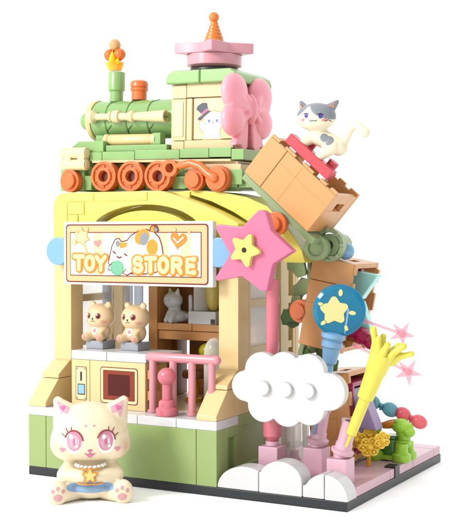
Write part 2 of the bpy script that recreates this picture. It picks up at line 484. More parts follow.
# ================================================================ SIGN
sg = thing('shop_sign', 'TOY STORE sign board with a sleeping calico cat and green yarn ball', 'sign', (1.12, 1.28, 8.86))
mb = MB(); mb.prism(rrect(0, 0, 8.0, 2.92, .06), -.32, 0, FRONT); obj('board', mb, WHITE, sg, .02)
def U(px): return (px-61)/150*8
def V(py): return (284.5-py)/64*2.92
mb = MB()
mb.fill(rrect(.13, .1, 7.78, 2.8, .16), 0, .012, 0, FRONT)
mb.fill(rrect(.19, .16, 7.72, 2.74, .13), 0, .018, 1, FRONT)
mb.fill(rrect(U(68), V(275.5), U(200.5), V(231), .03), 0, .024, 0, FRONT)
mb.fill(rrect(U(68)+.045, V(275.5)+.045, U(200.5)-.045, V(231)-.045, .02), 0, .030, 2, FRONT)
for k in range(5):
    u = U(93+k*22); mb.fill(rrect(u, V(275.5)+.05, u+.5, V(231)-.05, .01), 0, .034, 3, FRONT)
obj('printed_border', mb, [INK, PCREAM, PWHITE, PSTRIPE], sg, 0)
# cat drawing
mb = MB(); w = .036
def P(*pp): return [(U(a), V(b)) for a, b in pp]
body = P((113, 268), (109, 262), (111, 253), (112.5, 246), (116, 239), (119, 238), (122, 241.5), (128, 240), (132, 235), (139, 231), (147, 229.5), (154, 231), (159.5, 237), (162, 245), (163, 253), (160, 262), (157, 270), (145, 272), (132, 272))
def grow(poly, d):
    cx = sum(p[0] for p in poly)/len(poly); cy = sum(p[1] for p in poly)/len(poly); out = []
    n = len(poly); a = sum(p[0]*q[1]-q[0]*p[1] for p, q in zip(poly, poly[1:]+poly[:1])); sg_ = 1 if a > 0 else -1
    for i in range(n):
        p, q = poly[i-1], poly[(i+1) % n]; t = Vector((q[0]-p[0], q[1]-p[1])).normalized()
        out.append((poly[i][0]+t.y*d*sg_, poly[i][1]-t.x*d*sg_))
    return out
mb.fill(grow(body, .06), w, .004, 0, FRONT); mb.fill(body, w, .010, 1, FRONT)
mb.fill(ell(U(143), V(236), .42, .33, 24, rot=.5), w+.008, .006, 2, FRONT); mb.fill(ell(U(145), V(238), .22, .3, 20, rot=-.3), w+.012, .006, 3, FRONT)
mb.fill(ell(U(153), V(246), .3, .36, 24), w+.010, .006, 2, FRONT)
mb.fill(P((118, 240), (121, 241.5), (128.5, 241.5), (127, 246), (121, 247.5)), w+.008, .006, 2, FRONT)
mb.fill(P((116.2, 241), (119, 239), (120.5, 242), (119.5, 246), (116.5, 245)), w+.012, .006, 3, FRONT)
mb.fill(P((150, 231), (151, 226), (154, 223.5), (158, 225), (159.5, 229), (158, 232)), w, .012, 0, FRONT)
mb.fill(P((151, 230.5), (152, 226.5), (154.5, 224.6), (155, 231)), w+.01, .006, 2, FRONT); mb.fill(P((155.3, 230.5), (155.3, 226), (158.4, 228), (157.5, 231)), w+.012, .006, 3, FRONT)
for a, b in (((113.5, 250.5), (116, 252.5)), ((125, 253), (127.5, 254.5)), ((117.5, 255.5), (119.5, 257)), ((119.5, 257), (121.8, 256))):
    mb.stroke(P(a, b), .035, w+.014, 0, FRONT)
mb.fill(P((108, 268), (110, 264), (114, 261), (116, 266), (113, 270)), w+.004, .008, 1, FRONT); mb.stroke(P((113, 261.5), (109.5, 265), (108, 268.5), (112, 270)), .03, w+.01, 0, FRONT)
mb.fill(P((123, 273), (126, 269), (131, 268), (134, 271), (128, 274)), w+.004, .008, 1, FRONT); mb.stroke(P((126, 268.5), (123.5, 272.5), (128, 274), (133, 271)), .03, w+.01, 0, FRONT)
mb.fill(ell(U(117.6), V(267.2), .37, .345, 28), w+.012, .006, 4, FRONT)
for k in range(-3, 4):
    o = k*.085; L = math.sqrt(max(.0, .3**2-o*o)); mb.stroke([(U(117.6)+o*.8-L*.6, V(267.2)+o*.6+L*.8), (U(117.6)+o*.8+.05, V(267.2)+o*.6), (U(117.6)+o*.8+L*.6, V(267.2)+o*.6-L*.8)], .014, w+.02, 5, FRONT)
mb.fill(heart(U(97.4), V(242.5), .22, .2), w, .008, 6, FRONT)
h = heart(U(178.6), V(239), .46, -.15); mb.fill(h, w, .008, 7, FRONT)
mb.stroke(P((174, 237), (177.5, 241.5), (183, 236.5)), .035, w+.012, 1, FRONT); mb.stroke(P((173.5, 241), (178, 244.5), (184, 241)), .03, w+.012, 2, FRONT)
for kq, (cx, cy, r) in enumerate(((81, 236, .36), (75.5, 233, .09), (72.3, 241.5, .12), (86, 228, .08), (79.5, 227.5, .07), (150+25, 229, .07), (189, 231, .06))):
    wq = w+.0013*kq
    st = star(U(cx), V(cy), r*1.1, r*.7, PI/2+.2, 6) if r > .2 else ell(U(cx), V(cy), r, r, 12)
    mb.fill([(U(cx)+(a-U(cx))*1.18, V(cy)+(b_-V(cy))*1.18) for a, b_ in st], wq, .004, 2, FRONT); mb.fill(st, wq, .012, 8, FRONT)
mb.stroke(P((82.5, 242), (85.5, 251)), .06, w, 2, FRONT); mb.stroke(P((82.5, 242), (85.5, 251)), .035, w+.01, 8, FRONT)
obj('cat_drawing', mb, [INK, PWHITE, PORN, PGREY, PGRN, PLGRN, PPINK, PDORN, PYEL], sg, 0)
# letters
def arcp(cx, cy, rx, ry, a0, a1, n=10): return [(cx+rx*math.cos(rad(a0+(a1-a0)*i/n)), cy+ry*math.sin(rad(a0+(a1-a0)*i/n))) for i in range(n+1)]
LET = {'T': [[(-.5, .5), (.5, .5)], [(0, .5), (0, -.5)]],
       'O': [arcp(0, 0, .47, .5, 0, 360, 20)],
       'Y': [[(-.48, .5), (0, 0)], [(.48, .5), (0, 0), (0, -.5)]],
       'S': [arcp(0, .25, .38, .26, 20, 250, 10)+arcp(0, -.25, .4, .27, 75, -160, 10)],
       'R': [[(-.4, -.5), (-.4, .5)], [(-.4, .5)]+arcp(.05, .24, .38, .26, 90, -90, 8)+[(-.35, -.02)], [(.05, -.02), (.42, -.5)]],
       'E': [[(.4, .5), (-.38, .5), (-.38, -.5), (.4, -.5)], [(-.38, 0), (.28, 0)]]}
for ch, px, py, sc in (('T', 78, 262.3, .5), ('O', 89.5, 262.5, .46), ('Y', 101, 262.5, .5), ('S', 139, 263.3, .5), ('T', 151.6, 263.4, .5), ('O', 164.3, 263.6, .46), ('R', 177.3, 263.8, .5), ('E', 190.8, 264, .46)):
    mb = MB()
    for k, (r, hh, mi) in enumerate(((.2, .05, 0), (.105, .08, 1))):
        for st in LET[ch]:
            pts = [(U(px)+a*sc, V(py)+b*.58) for a, b in st]
            if len(pts) == 2: pts = [pts[0], ((pts[0][0]+pts[1][0])/2, (pts[0][1]+pts[1][1])/2), pts[1]]
            mb.stroke(pts, r, hh, mi, FRONT, .12)
    obj('letter', mb, [plastic('letter_orange', '#f59a2c', .4, .3), PYEL], sg, 0)

# ================================================================ CLAW MACHINE COUNTER
cm = thing('prize_machine', 'cream coin machine with dark red window under a white counter top', 'arcade machine', (1.74, 1, 3.204))
mb = MB(); mb.box(0, 0, 0, 1.02, 1.9, 2.18); mb.box(1.04, 0, 0, 4.05, 1.9, 2.18); obj('cabinet', mb, CREAM, cm, .025)
mb = MB(); mb.box(0, -.02, 2.19, 1.96, 2.2, 2.6); mb.box(1.985, -.02, 2.19, 4.1, 2.2, 2.6); mb.box(4.11, .6, 2.19, 4.7, 2.2, 2.6); obj('counter_top', mb, WHITE, cm, .04)
mb = MB(); w = 0
mb.fill(rrect(.24, .3, .86, 1.86, .06), 0, .008, 0, FRONT); mb.fill(rrect(.27, .33, .83, 1.83, .05), 0, .014, 1, FRONT)
mb.fill(rrect(.5, 1.2, .6, 1.62, .02), 0, .022, 2, FRONT); mb.fill(rrect(.35, .55, .77, 1.06, .05), 0, .018, 2, FRONT); mb.fill(rrect(.39, .6, .73, 1.02, .03), 0, .026, 3, FRONT)
for a in (.33, .77):
    for b in (.4, 1.76): mb.fill(ell(a, b, .03, .03, 10), 0, .022, 2, FRONT)
obj('coin_plate', mb, [INK, LCREAM, BLK, PBLUE], cm, 0)
mb = MB()
mb.fill(rrect(1.62, .25, 3.66, 1.92, .14), 0, .010, 0, FRONT); mb.fill(rrect(1.66, .29, 3.62, 1.88, .12), 0, .016, 1, FRONT); mb.fill(rrect(1.78, .42, 3.5, 1.78, .03), 0, .022, 0, FRONT)
mb.fill(rrect(1.8, .44, 3.48, 1.76, .02), 0, .028, 2, FRONT); mb.fill(rrect(2.06, .62, 3.24, 1.6, .01), 0, .034, 3, FRONT)
obj('prize_window', mb, [INK, LCREAM, MAROON if False else plastic('print_rust', '#9c3b1c', .4, .3), DRED], cm, 0)
mb = MB()
for z in (.5, 1.45): mb.box(4.07, .12, z, 4.62, .5, z+.42)
mb.box(4.07, .52, .0, 4.3, .9, 2.1)
obj('hinge_block', mb, WOOD, cm, .02)

# ================================================================ BEARS
def make_bear():
    root = thing('bear_figurine', '', 'figurine', (2.4, 2.45, 5.81), (0, 0, 0), 'beige bear figurines on the white counter')
    mb = MB(); mb.box(-.5, -.5, 0, .5, .5, .38); obj('stand', mb, GREY, root, .03)
    prims = [('e', (0, 0, 1.52), (.7, .62, .6)), ('e', (0, -.06, 1.38), (.66, .58, .48)), ('e', (0, 0, .8), (.53, .48, .48)),
             ('e', (-.46, 0, 2.06), (.17, .12, .17)), ('e', (.46, 0, 2.06), (.17, .12, .17)),
             ('c', (-.33, -.1, .98), (-.3, -.42, .72), .15, .13), ('c', (.33, -.1, .98), (.3, -.42, .72), .15, .13),
             ('c', (-.22, -.2, .54), (-.42, -.62, .56), .18, .2), ('c', (.22, -.2, .54), (.42, -.62, .56), .18, .2)]
    mat = patched('bear_beige_paint', '#f2d3a6', [('#f7a99a', (-.46, -.84, .56), (.2, .12, .2), .05), ('#f7a99a', (.46, -.84, .56), (.2, .12, .2), .05),
                                                  ('#f5b39a', (-.5, -.46, 1.28), (.17, .3, .12), .5), ('#f5b39a', (.5, -.46, 1.28), (.17, .3, .12), .5)])
    b, bvh = blend('body', prims, mat, root, .035, 6)
    F = Face(bvh); mb = MB()
    for s in (-1, 1):
        F.disc(mb, ell(s*.27, 1.55, .115, .14, 20), .008, 0, 3); F.disc(mb, ell(s*.27, 1.54, .06, .08, 16), .014, 1, 2); F.disc(mb, ell(s*.27-.04, 1.6, .03, .035, 10), .02, 2, 2)
    F.disc(mb, ell(0, 1.42, .05, .04, 12), .014, 1, 2)
    F.line(mb, [(-.12, 1.33), (-.06, 1.28), (0, 1.33), (.06, 1.28), (.12, 1.33)], .014, 0)
    F.line(mb, [(0, 1.33), (0, 1.4)], .012, 0)
    obj('face', mb, [MAROON, BLK, PWHITE], root, 0)
    mb = MB(); F.disc(mb, ell(0, .86, .19, .19, 20), .02, 0, 3); F.disc(mb, ell(0, .86, .09, .09, 14), .03, 1, 3)
    obj('belly_flower', mb, [PWHITE, PPINK], root, 0)
    return root
bear = make_bear(); bear['label'] = 'beige bear figurine on a grey block, nearer the left window post'
bear.rotation_euler.z = rad(-4)
b2 = copy_tree(bear); b2.location.x = 4.35; b2['label'] = 'beige bear figurine on a grey block, the one beside the brown shelf panel'

# hanging grey tubes
tube0 = None
for i, (x, r, z0, lab) in enumerate(((1.05, .26, 7.65, 'smoky grey tube hanging behind the first bear\'s head'), (2.3, .23, 7.65, 'smoky grey tube hanging above the second bear, left of two'),
                                     (2.9, .23, 7.65, 'smoky grey tube hanging above the second bear beside the brown panel'))):
    mb = MB(); mb.lathe([(0, 0), (r*.8, 0), (r, .12), (r, 4.2)], 20)
    o = obj('hanging_tube', mb, CGREY, None, .02); tag(o, lab, 'tube', 'smoky tubes hanging in the shop window'); o.location = (x, 5.0, z0)

# ================================================================ SHELF GOODS
kit = thing('white_cat_figurine', 'plain white cat figurine with long tail on the brown shelf', 'figurine', (4.75, 5.35, 6.9), (0, 0, rad(-25)))
pr = [('e', (0, -.1, 1.1), (.5, .46, .42)), ('c', (0, -.05, .3), (0, 0, .75), .36, .3), ('e', (.1, .25, .3), (.36, .5, .3)), ('c', (-.15, -.2, .5), (-.16, -.4, .12), .15, .13), ('c', (.2, -.2, .5), (.2, -.38, .12), .15, .13),
      ('c', (-.28, -.05, 1.4), (-.36, -.05, 1.66), .15, .05), ('c', (.28, -.05, 1.4), (.36, -.05, 1.66), .15, .05),
      ('c', (.35, .5, .25), (.72, .45, .5), .12, .12), ('c', (.72, .45, .5), (.75, .4, 1.3), .12, .1)]
b, bvh = blend('body', pr, plastic('white_cat_paint', '#e9ebf0', .35), kit, .035, 5)
F = Face(bvh); mb = MB()
F.disc(mb, ell(0, 1.06, .05, .04, 10), .01, 0, 2); F.disc(mb, ell(-.2, 1.12, .05, .06, 10), .01, 1, 2); F.disc(mb, ell(.2, 1.12, .05, .06, 10), .01, 1, 2)
obj('face', mb, [PDORN, PBLUE], kit, 0)
jar = thing('candy_dispenser', 'clear jar of yellow sweets on a white box beside white cat', 'jar', (6.45, 5.5, 6.9))
mb = MB(); mb.box(-.75, -.5, 0, .75, .5, .62); obj('box', mb, WHITE, jar, .03)
mb = MB(); mb.box(.5, -.53, .02, .72, -.5, .26); obj('slot', mb, BLACK, jar, 0)
mb = MB(); mb.cyl((-.3, 0, .63), .38, 1.9); obj('jar_wall', mb, MILK, jar, .03)
mb = MB(); mb.lathe([(0, .64), (.16, .66), (.34, 1.0), (.38, 1.8), (.3, 2.3), (0, 2.4)], 20, T(.36, 0, 0)); obj('sweets', mb, plastic('sweet_yellow', '#e8cf62', .35), jar, 0)
dm = thing('clear_dome', 'clear glass-like dome standing by the right shop post', 'dome', (7.75, 3.9, 3.21))
mb = MB(); mb.lathe([(.5, 0), (.5, 2.4), (.46, 2.75), (.34, 3.0), (.18, 3.15), (0, 3.2)], 28); obj('shell', mb, MILK, dm, 0)
mb = MB(); mb.lathe([(0, 0), (.58, 0), (.58, .15), (0, .15)], 28); obj('foot', mb, TAN, dm, .02)
fr = thing('yellow_toy_fruit', 'round yellow fruit with a leaf under the brown shelf', 'toy fruit', (6.6, 5.4, 5.2))
mb = MB(); mb.sph((0, 0, .4), (.5, .45, .4)); obj('fruit', mb, plastic('fruit_yellow', '#d9cf2a', .35), fr, 0)
mb = MB(); mb.cyl((0, 0, -2.0), .12, 2.05); mb.box(-.4, -.4, -2.0, .4, .4, -1.85); obj('stalk', mb, DBROWN, fr, .02)
lf = thing('green_toy_plant', 'small yellow-green plant deep inside the shop behind the fence', 'toy plant', (7.5, 5.0, 3.21))
mb = MB()
for k in range(6):
    a = k*1.05; mb.sph((.22*math.cos(a), .2*math.sin(a), 1.2+.12*(k % 3)), (.26, .2, .16), 12, 8)
obj('leaves', mb, LIME, lf, 0)
mb = MB(); mb.cyl((0, 0, 0), .22, .4, r2=.3); mb.cyl((0, 0, .4), .06, .7); obj('pot', mb, BROWN, lf, .02)
ch = thing('brown_toy_seat', 'dark brown toy stool inside the shop behind pink fence', 'toy stool', (6.0, 5.2, 3.21))
mb = MB(); mb.lathe([(0, 1.1), (.62, 1.1), (.66, 1.25), (.6, 1.45), (0, 1.5)], 24); obj('seat', mb, DBROWN, ch, .02)
mb = MB(); mb.lathe([(0, 0), (.5, 0), (.5, .12), (.14, .2), (.14, 1.08), (0, 1.08)], 20); obj('leg', mb, AMBER, ch, 0)

# ================================================================ FENCE AND FINIAL
fn = thing('pink_fence', 'pink post-and-rail fence closing the shop front on white ledge', 'fence', (6.2, 1.0, 3.204))
mb = MB(); mb.tube([(-.15, 0, 2.5), (1.5, 0, 2.5), (3.25, 0, 2.5)], .21, 16); obj('rail', mb, RAIL, fn, 0)
for x in (0, 1.05, 2.02, 3.02):
    mb = MB(); mb.cyl((x, 0, 0), .17, 2.45, n=20); mb.cyl((x, 0, 0), .24, .14, n=20); obj('post', mb, RAIL, fn, .02)
fi = thing('coral_finial', 'coral ball-topped post in front of the pink fence', 'bollard', (7.22, .5, 3.204))
mb = MB(); mb.lathe([(0, 0), (.46, 0), (.48, .05), (.48, .32), (.36, .38), (.36, .6), (.3, .68), (.2, .72)], 28); obj('foot', mb, CORAL, fi, .02)
mb = MB(); mb.cyl((0, 0, .7), .2, .75); obj('stem', mb, CORAL, fi, .0)
mb = MB(); mb.sph((0, 0, 1.72), .4); obj('ball', mb, CORAL, fi, 0)

# ================================================================ CLOUD HEDGE ALONG THE FRONT
def cloudlet(x0, x1, pts, lab):
    mb = MB(); mb.prism(pts, -.98, 0, FRONT); o = obj('cloud_block', mb, CLOUD, None, .06, 3)
    o.location = (0, .01, .404); tag(o, lab, 'cloud block', 'white cloud blocks along the front edge')
def arc(cx, cz, rx, rz, a0, a1, n=16): return [(cx+rx*math.cos(rad(a0+(a1-a0)*i/n)), cz+rz*math.sin(rad(a0+(a1-a0)*i/n))) for i in range(n+1)]
cloudlet(10, 12, arc(11.35, 0, 1.33, 1.0, 180, 60)+[(11.985, .8), (11.985, 0)], 'white cloud block right against the green wall corner')
cloudlet(12, 14, [(12.015, 0), (12.015, .85)]+arc(13.0, .55, .99, .82, 158, 15)+[(13.985, .5), (13.985, 0)], 'widest and tallest white cloud block in the front row')
cloudlet(14, 15, [(14.015, 0), (14.015, .5)]+arc(14.99, .0, .98, 1.02, 150, 91)+[(14.985, 0)], 'narrow white cloud block just left of the corner one')
cloudlet(15, 16, [(15.015, 0), (15.015, 1.0)]+arc(15.02, .0, 1.0, 1.02, 89, 10)+[(16.0, 0)], 'white cloud block at the front right corner of the base')

# ================================================================ PINK PEDESTALS, STAR WAND, CLOUD, GLOBE WAND, TORCH
PG = 'light pink pedestals behind the cloud blocks'
def pedestal(x, y, h, lab, w=.5):
    t = thing('pink_pedestal', lab, 'pedestal', (x, y, .8), (0, 0, 0), PG)
    mb = MB(); mb.box(-w, -w, .004, w, w, h); mb.box(-w-.18, -w+.1, .004, -w-.01, w, .3); obj('block', mb, LPINK, t, .035)
    mb = MB(); mb.cyl((0, 0, h), .3, .2); obj('stud', mb, LPINK, t, .02)
    return t
pedestal(11.72, 1.9, 1.25, 'light pink pedestal under the coral pillar', .46)
pedestal(13.55, 2.5, 1.25, 'light pink pedestal holding the tilted pink cup with blue stick', .45)
pedestal(15.1, 1.45, 1.1, 'light pink pedestal holding the yellow torch at the corner', .45)

sw = thing('star_wand', 'big pink star on a tall coral stick with small yellow star', 'star wand', (11.72, 1.9, 2.05))
mb = MB(); mb.lathe([(0, 0), (.22, 0), (.22, .2), (.4, .42), (.4, 2.0), (.28, 2.1), (.28, 7.2)], 28); obj('stick', mb, CORAL, sw, .02)
def cup(t, x, y, z, m):
    mb = MB(); mb.m = m; mb.lathe([(0, -.1), (.2, -.1), (.2, .12), (.46, .2), (.5, .34), (.36, .42), (.36, .62), (.32, .68), (.34, 1.5), (.4, 1.62), (.24, 1.62), (.22, .8), (0, .8)], 28)
    return obj('cup', mb, LPINK, t, .015)
FS = FRONT @ RZ(rad(0))
mb = MB(); SP = [(266, 207.5), (273, 213), (277, 233), (299, 250), (276, 264), (270, 291), (248, 275), (222, 280), (235, 255), (220, 225), (246, 226)]
# star outline measured in the plane of its face
starpts = [(12.02, 12.2), (12.18, 12.1), (12.42, 11.35), (13.42, 10.5), (12.5, 9.95), (12.22, 8.82), (12.0, 8.8), (11.05, 9.42), (9.85, 9.2), (9.78, 9.35), (10.48, 10.35), (9.78, 11.45), (9.88, 11.62), (11.05, 11.5), (11.85, 12.22)]
mb.prism([(a-11.72, b-2.05) for a, b in starpts], 1.12, 1.6, FRONT); obj('pink_star', mb, PINK, sw, .05, 3)
mb = MB(); mb.prism(star(-.42, 8.48, .74, .42, rad(66), 5, .25), 1.6, 1.86, FRONT); ys = obj('yellow_star', mb, plastic('star_yellow', '#fff07a', .35), sw, .04, 3)
mb = MB(); mb.lathe([(0, 1.86), (.11, 1.86), (.11, 1.875), (0, 1.875)], 20, FRONT @ T(-.42, 8.48, 0)); obj('hole', mb, BLK, ys, 0)

cs = thing('cloud_sign', 'big flat white cloud with three studs in front of the pillars', 'cloud', (13.05, .95, 4.72))
mb = MB()
lobes = [(-1.95, .02, .66), (-1.2, .72, .78), (-.15, .82, .74), (.95, .76, .76), (1.85, .0, .78), (1.0, -.72, .72), (.0, -.82, .76), (-1.12, -.74, .72)]
# outline = radial union of the lobes
cp = []
for i in range(160):
    a = 2*PI*i/160; d = Vector((math.cos(a), math.sin(a))); best = 0
    for cx, cy, r in lobes+[(0, 0, 1.0)]:
        c2 = Vector((cx, cy)); b_ = c2.dot(d); disc = b_*b_-(c2.length_squared-r*r)
        if disc > 0: best = max(best, b_+math.sqrt(disc))
    cp.append((d.x*best, d.y*best))
mb.prism(cp, 0, .42, FRONT)
for x in (-1.05, 0, 1.02): mb.cyl((x, -.41, 0), .3, .2, '-y', 28)
mb.box(-1.6, .01, -.3, 1.2, .5, .3)
obj('cloud', mb, CLOUD, cs, .07, 3, 40)

gw = thing('globe_wand', 'blue wand with clear teal disc showing a pale yellow star', 'wand', (13.55, 2.5, 2.05))
ax = RY(rad(9.0))
cup(gw, 0, 0, 0, ax)
mb = MB(); mb.m = ax; mb.lathe([(0, .6), (.1, .6), (.1, 1.5), (.2, 1.6), (.2, 3.6), (.3, 3.7), (.4, 4.35), (.46, 4.4), (.46, 4.62), (.4, 4.66), (.52, 4.8), (.52, 4.98), (.3, 5.05), (0, 5.05)], 28); mb.lathe([(0, .55), (.05, .62), (.09, 1.4), (.11, 2.2), (0, 2.2)], 14, T(-.05, -.42, 0)); mb.box(-.12, -.5, 2.0, .06, -.1, 2.3); obj('handle', mb, BLUE, gw, .015)
gm = ax @ T(.1, 0, 6.0) @ RZ(rad(24)) @ FRONT
mb = MB(); mb.m = gm; mb.lathe([(0, -.22), (.95, -.22), (1.12, -.1), (1.12, .1), (.95, .22), (0, .22)], 48); gl = obj('globe', mb, TEAL, gw, .02)
mb = MB(); mb.m = gm; mb.fill(star(-.22, -.02, .64, .42, rad(100), 5, .45), .222, .02, 0)
for a, r, q in ((95, .78, .12), (168, .84, .1), (225, .84, .11), (0, .55, .12), (300, .78, .1)):
    mb.fill(ell(r*math.cos(rad(a)), r*math.sin(rad(a)), q*.75, q*1.25, 14, rot=rad(a-90)), .222, .02, 0)
obj('star_print', mb, plastic('glow_yellow', '#fbf3a0', .35), gw, 0)
mb = MB(); mb.m = gm; mb.cyl((.35, -.9, .226), .03, .03); mb.box(.32, -.85, .223, .4, .15, .24); mb.box(.3, -.05, .223, .62, .02, .238); obj('highlight_print', mb, BLUE, gw, 0)

tw = thing('yellow_torch', 'yellow finger-like torch leaning out of a pink cup at corner', 'torch', (15.1, 1.45, 1.9))
ax = RY(rad(22))
cup(tw, 0, 0, 0, RY(rad(16)))
mb = MB(); mb.m = T(.18, -.4, -.02) @ ax; mb.lathe([(0, .55), (.05, .6), (.08, 1.1), (.22, 1.2), (.24, 2.75), (.34, 2.85), (.4, 3.9), (.4, 3.96), (.43, 4.0), (.5, 4.7), (.5, 4.85), (0, 4.9)], 28); obj('handle', mb, plastic('torch_yellow', '#fff25a', .32), tw, .015)
mb = MB(); mb.m = T(.18, -.4, -.02) @ ax
for dx, dy, l, r in ((-.42, 0, 1.15, .13), (-.16, -.25, .85, .12), (.1, -.28, .8, .12), (.42, -.1, 1.05, .13), (.22, .28, .8, .12), (-.2, .28, .9, .12), (.62, .1, .75, .11)):
    a = Vector((dx*.7, dy, 4.7)); l *= .68; b_ = Vector((dx*1.75, dy*1.3, 4.8+l)); k_ = Vector((dx*1.05, dy*1.1, 4.75+l*.5))
    mb.tube([a, a.lerp(k_, .5), k_, k_.lerp(b_, .6), b_], [.22, .2, .17, r*1.05, r*1.1], 12)
obj('fingers', mb, MATS['torch_yellow'], tw, 0)

# clear pink star wands
def pink_wand(p0, p1, R, lab):
    p0, p1 = Vector(p0), Vector(p1); d = (p1-p0); L = d.length
    t = thing('pink_star_wand', lab, 'star wand', p0, (0, 0, 0), 'clear pink star wands behind the torch')
    q = d.to_track_quat('Z', 'Y').to_matrix().to_4x4()
    mb = MB(); mb.m = q; mb.lathe([(0, 0), (.09, 0), (.09, .3), (.06, .4), (.06, L-.3), (.1, L-.2), (0, L-.1)], 14); obj('stick', mb, CPINK, t, 0)
    mb = MB(); mb.m = T(*d) @ RZ(rad(20)) @ FRONT; mb.prism(star(0, 0, R, R*.36, rad(60), 5), -.08, .08)
    mb.lathe([(0, -.2), (.12, -.14), (.16, 0), (.12, .14), (0, .2)], 16); obj('star', mb, CPINK, t, .02)
pink_wand((15.0, 3.0, 6.5), (17.35, 3.4, 5.4), .62, 'clear pink star wand, the lower one pointing down to the right')
pink_wand((15.3, 3.2, 7.55), (17.0, 3.6, 6.98), .58, 'clear pink star wand, the upper one half hidden by torch fingers')

# clear column behind the cloud
cc = thing('clear_column', 'milky clear round column standing behind the big white cloud', 'column', (12.15, 3.2, .8))
mb = MB(); mb.cyl((0, 0, .004), .66, 3.6); obj('shell', mb, MILK, cc, .03)
mb = MB(); mb.lathe([(0, .01), (.3, .01), (.3, .5), (.2, .6), (.2, .9), (0, .9)], 20); obj('core', mb, LPINK, cc, .02)
mb = MB(); mb.cyl((0, 0, 1.3), .3, 1.6); obj('liner', mb, MILK, cc, .02)

# ================================================================ CRATES
def crate(loc, ang, lab, depth=2.8, slats=True):
    t = thing('wooden_crate', lab, 'crate', loc, (0, ang, 0), 'orange-brown toy crates stacked up the right side')
    mb = MB(); th = .22; L, H, D = 4.0, 2.0, depth
    # front board in a short plank plus the long panel, back board, floor
    mb.box(0, 0, 0, 1.02, th, H); mb.box(1.045, 0, 0, L, th, H)
    mb.box(0, D-th, 0, L, D, H); mb.box(0, th+.002, 0, L, D-th-.002, th)
    obj('side_boards', mb, WOOD, t, .025)
    mb = MB()
    for x in (.004, L-th-.004):   # ends with a hand hole
        y0, y1, z0, z1 = th+.004, D-th-.004, th+.004, H
        mb = MB(); mb.box(x, y0, z0, x+th, y1, 1.15); mb.box(x, y0, 1.152, x+th, D/2-.42, z1); mb.box(x, D/2+.42, 1.152, x+th, y1, z1); mb.box(x, D/2-.418, 1.55, x+th, D/2+.418, z1)
        obj('end_board', mb, WOOD, t, .02)
    for x0, x1 in ((0, .5), (.85, 1.5), (1.95, 2.6), (3.0, 3.4), (3.6, 4.0)): mb = MB(); mb.box(x0+.01, 0.01, H+.003, x1-.01, .21, H+.13); obj('rim_block', mb, WOOD, t, .015)
    for x0, x1 in ((.3, .9), (1.4, 2.2), (2.8, 3.2), (3.5, 4.0)): mb = MB(); mb.box(x0, D-.21, H+.003, x1, D-.01, H+.13); obj('rim_block', mb, WOOD, t, .015)
    mb = MB()
    for x in (2.05,): mb.box(x, -.006, .05, x+.02, -.001, H-.1)
    mb.box(1.1, -.006, 1.38, 3.9, -.001, 1.395)
    obj('groove_print', mb, plastic('groove_brown', '#d8924e', .45), t, 0)
    return t
c1 = crate((10.28, 2.0, 13.93), rad(41), 'tilted orange-brown crate at the top with red bench and grey cat', 2.6)
c2 = crate((12.69, 4.0, 10.25), rad(100.3), 'orange-brown crate with aqua crystals, halfway up the right side', 3.0)
c3 = crate((11.78, 5.2, 4.8), rad(85), 'lowest orange-brown crate with lilac drawers, standing on pink floor', 3.0)
# bench on the top crate (same tilt)
bn = thing('red_bench', 'red bar bench with white clips resting on the tilted crate rim', 'bench', (10.28, 2.0, 13.93), (0, rad(41), 0))
mb = MB(); mb.box(.6, .1, 2.2, 3.2, .62, 2.66); obj('bar', mb, RED, bn, .04)
mb = MB()
for x in (.95, 1.85, 2.75): mb = MB(); mb.box(x, .12, 2.02, x+.38, .5, 2.24); obj('clip', mb, plastic('clip_grey', '#e6e9ef', .3), bn, .02)
mb = MB()
for x in (1.35, 2.7): mb.cyl((x, .9, 2.1), .24, .75)
mb.box(1.1, .62, 2.2, 3.0, 1.3, 2.4)
obj('stud_plate', mb, RED, bn, .03)
# calico grey cat
kc = thing('grey_white_cat', 'cream cat figurine with grey cap and raised tail on red bench', 'cat figurine', (13.62, 2.75, 14.38))
pr = [('e', (-.15, -.15, 1.85), (.88, .7, .6)), ('e', (-.15, -.2, 1.68), (.78, .62, .46)),
      ('c', (-.72, -.1, 2.2), (-.9, -.1, 2.5), .24, .1), ('c', (.46, -.05, 2.2), (.74, -.0, 2.46), .24, .1),
      ('c', (-.15, 0, 1.05), (.75, .15, .55), .4, .4), ('c', (-.15, 0, 1.3), (-.1, 0, 1.0), .34, .4),
      ('c', (-.3, -.1, 1.0), (-.7, -.35, .72), .24, .21), ('c', (-.7, -.35, .72), (-.85, -.4, .58), .21, .21),
      ('c', (.6, -.1, .55), (.15, -.35, .2), .32, .24), ('c', (.15, -.35, .2), (0, -.4, .05), .22, .22),
      ('c', (.85, .15, .55), (1.15, .2, 1.05), .24, .18), ('c', (1.15, .2, 1.05), (1.35, .2, 1.4), .18, .17), ('c', (1.35, .2, 1.4), (1.62, .2, 1.42), .17, .17), ('c', (1.62, .2, 1.42), (1.95, .2, 1.1), .17, .21)]
mat = patched('cream_cat_paint', '#fbefcf', [('#989da5', (-.8, -.3, 2.42), (.56, .9, .58), .03), ('#989da5', (.48, -.3, 2.24), (.76, .95, .58), .03), ('#989da5', (-.1, .4, 2.3), (1.1, .78, .75), .03), ('#989da5', (-.1, .1, 2.62), (1.3, 1.2, .5), .03),
                                             ('#989da5', (.3, -.4, .94), (.2, .25, .22), .04), ('#989da5', (.52, -.4, .82), (.22, .3, .24), .04)], .4)
b, bvh = blend('body', pr, mat, kc, .04, 6)
F = Face(bvh, RZ(rad(14))); mb = MB()
for s, dx in ((-1, -.34), (1, .02)): pass
F.disc(mb, ell(-.52, 1.84, .08, .09, 16), .008, 0, 3); F.disc(mb, ell(.1, 1.8, .085, .1, 16), .008, 0, 3)
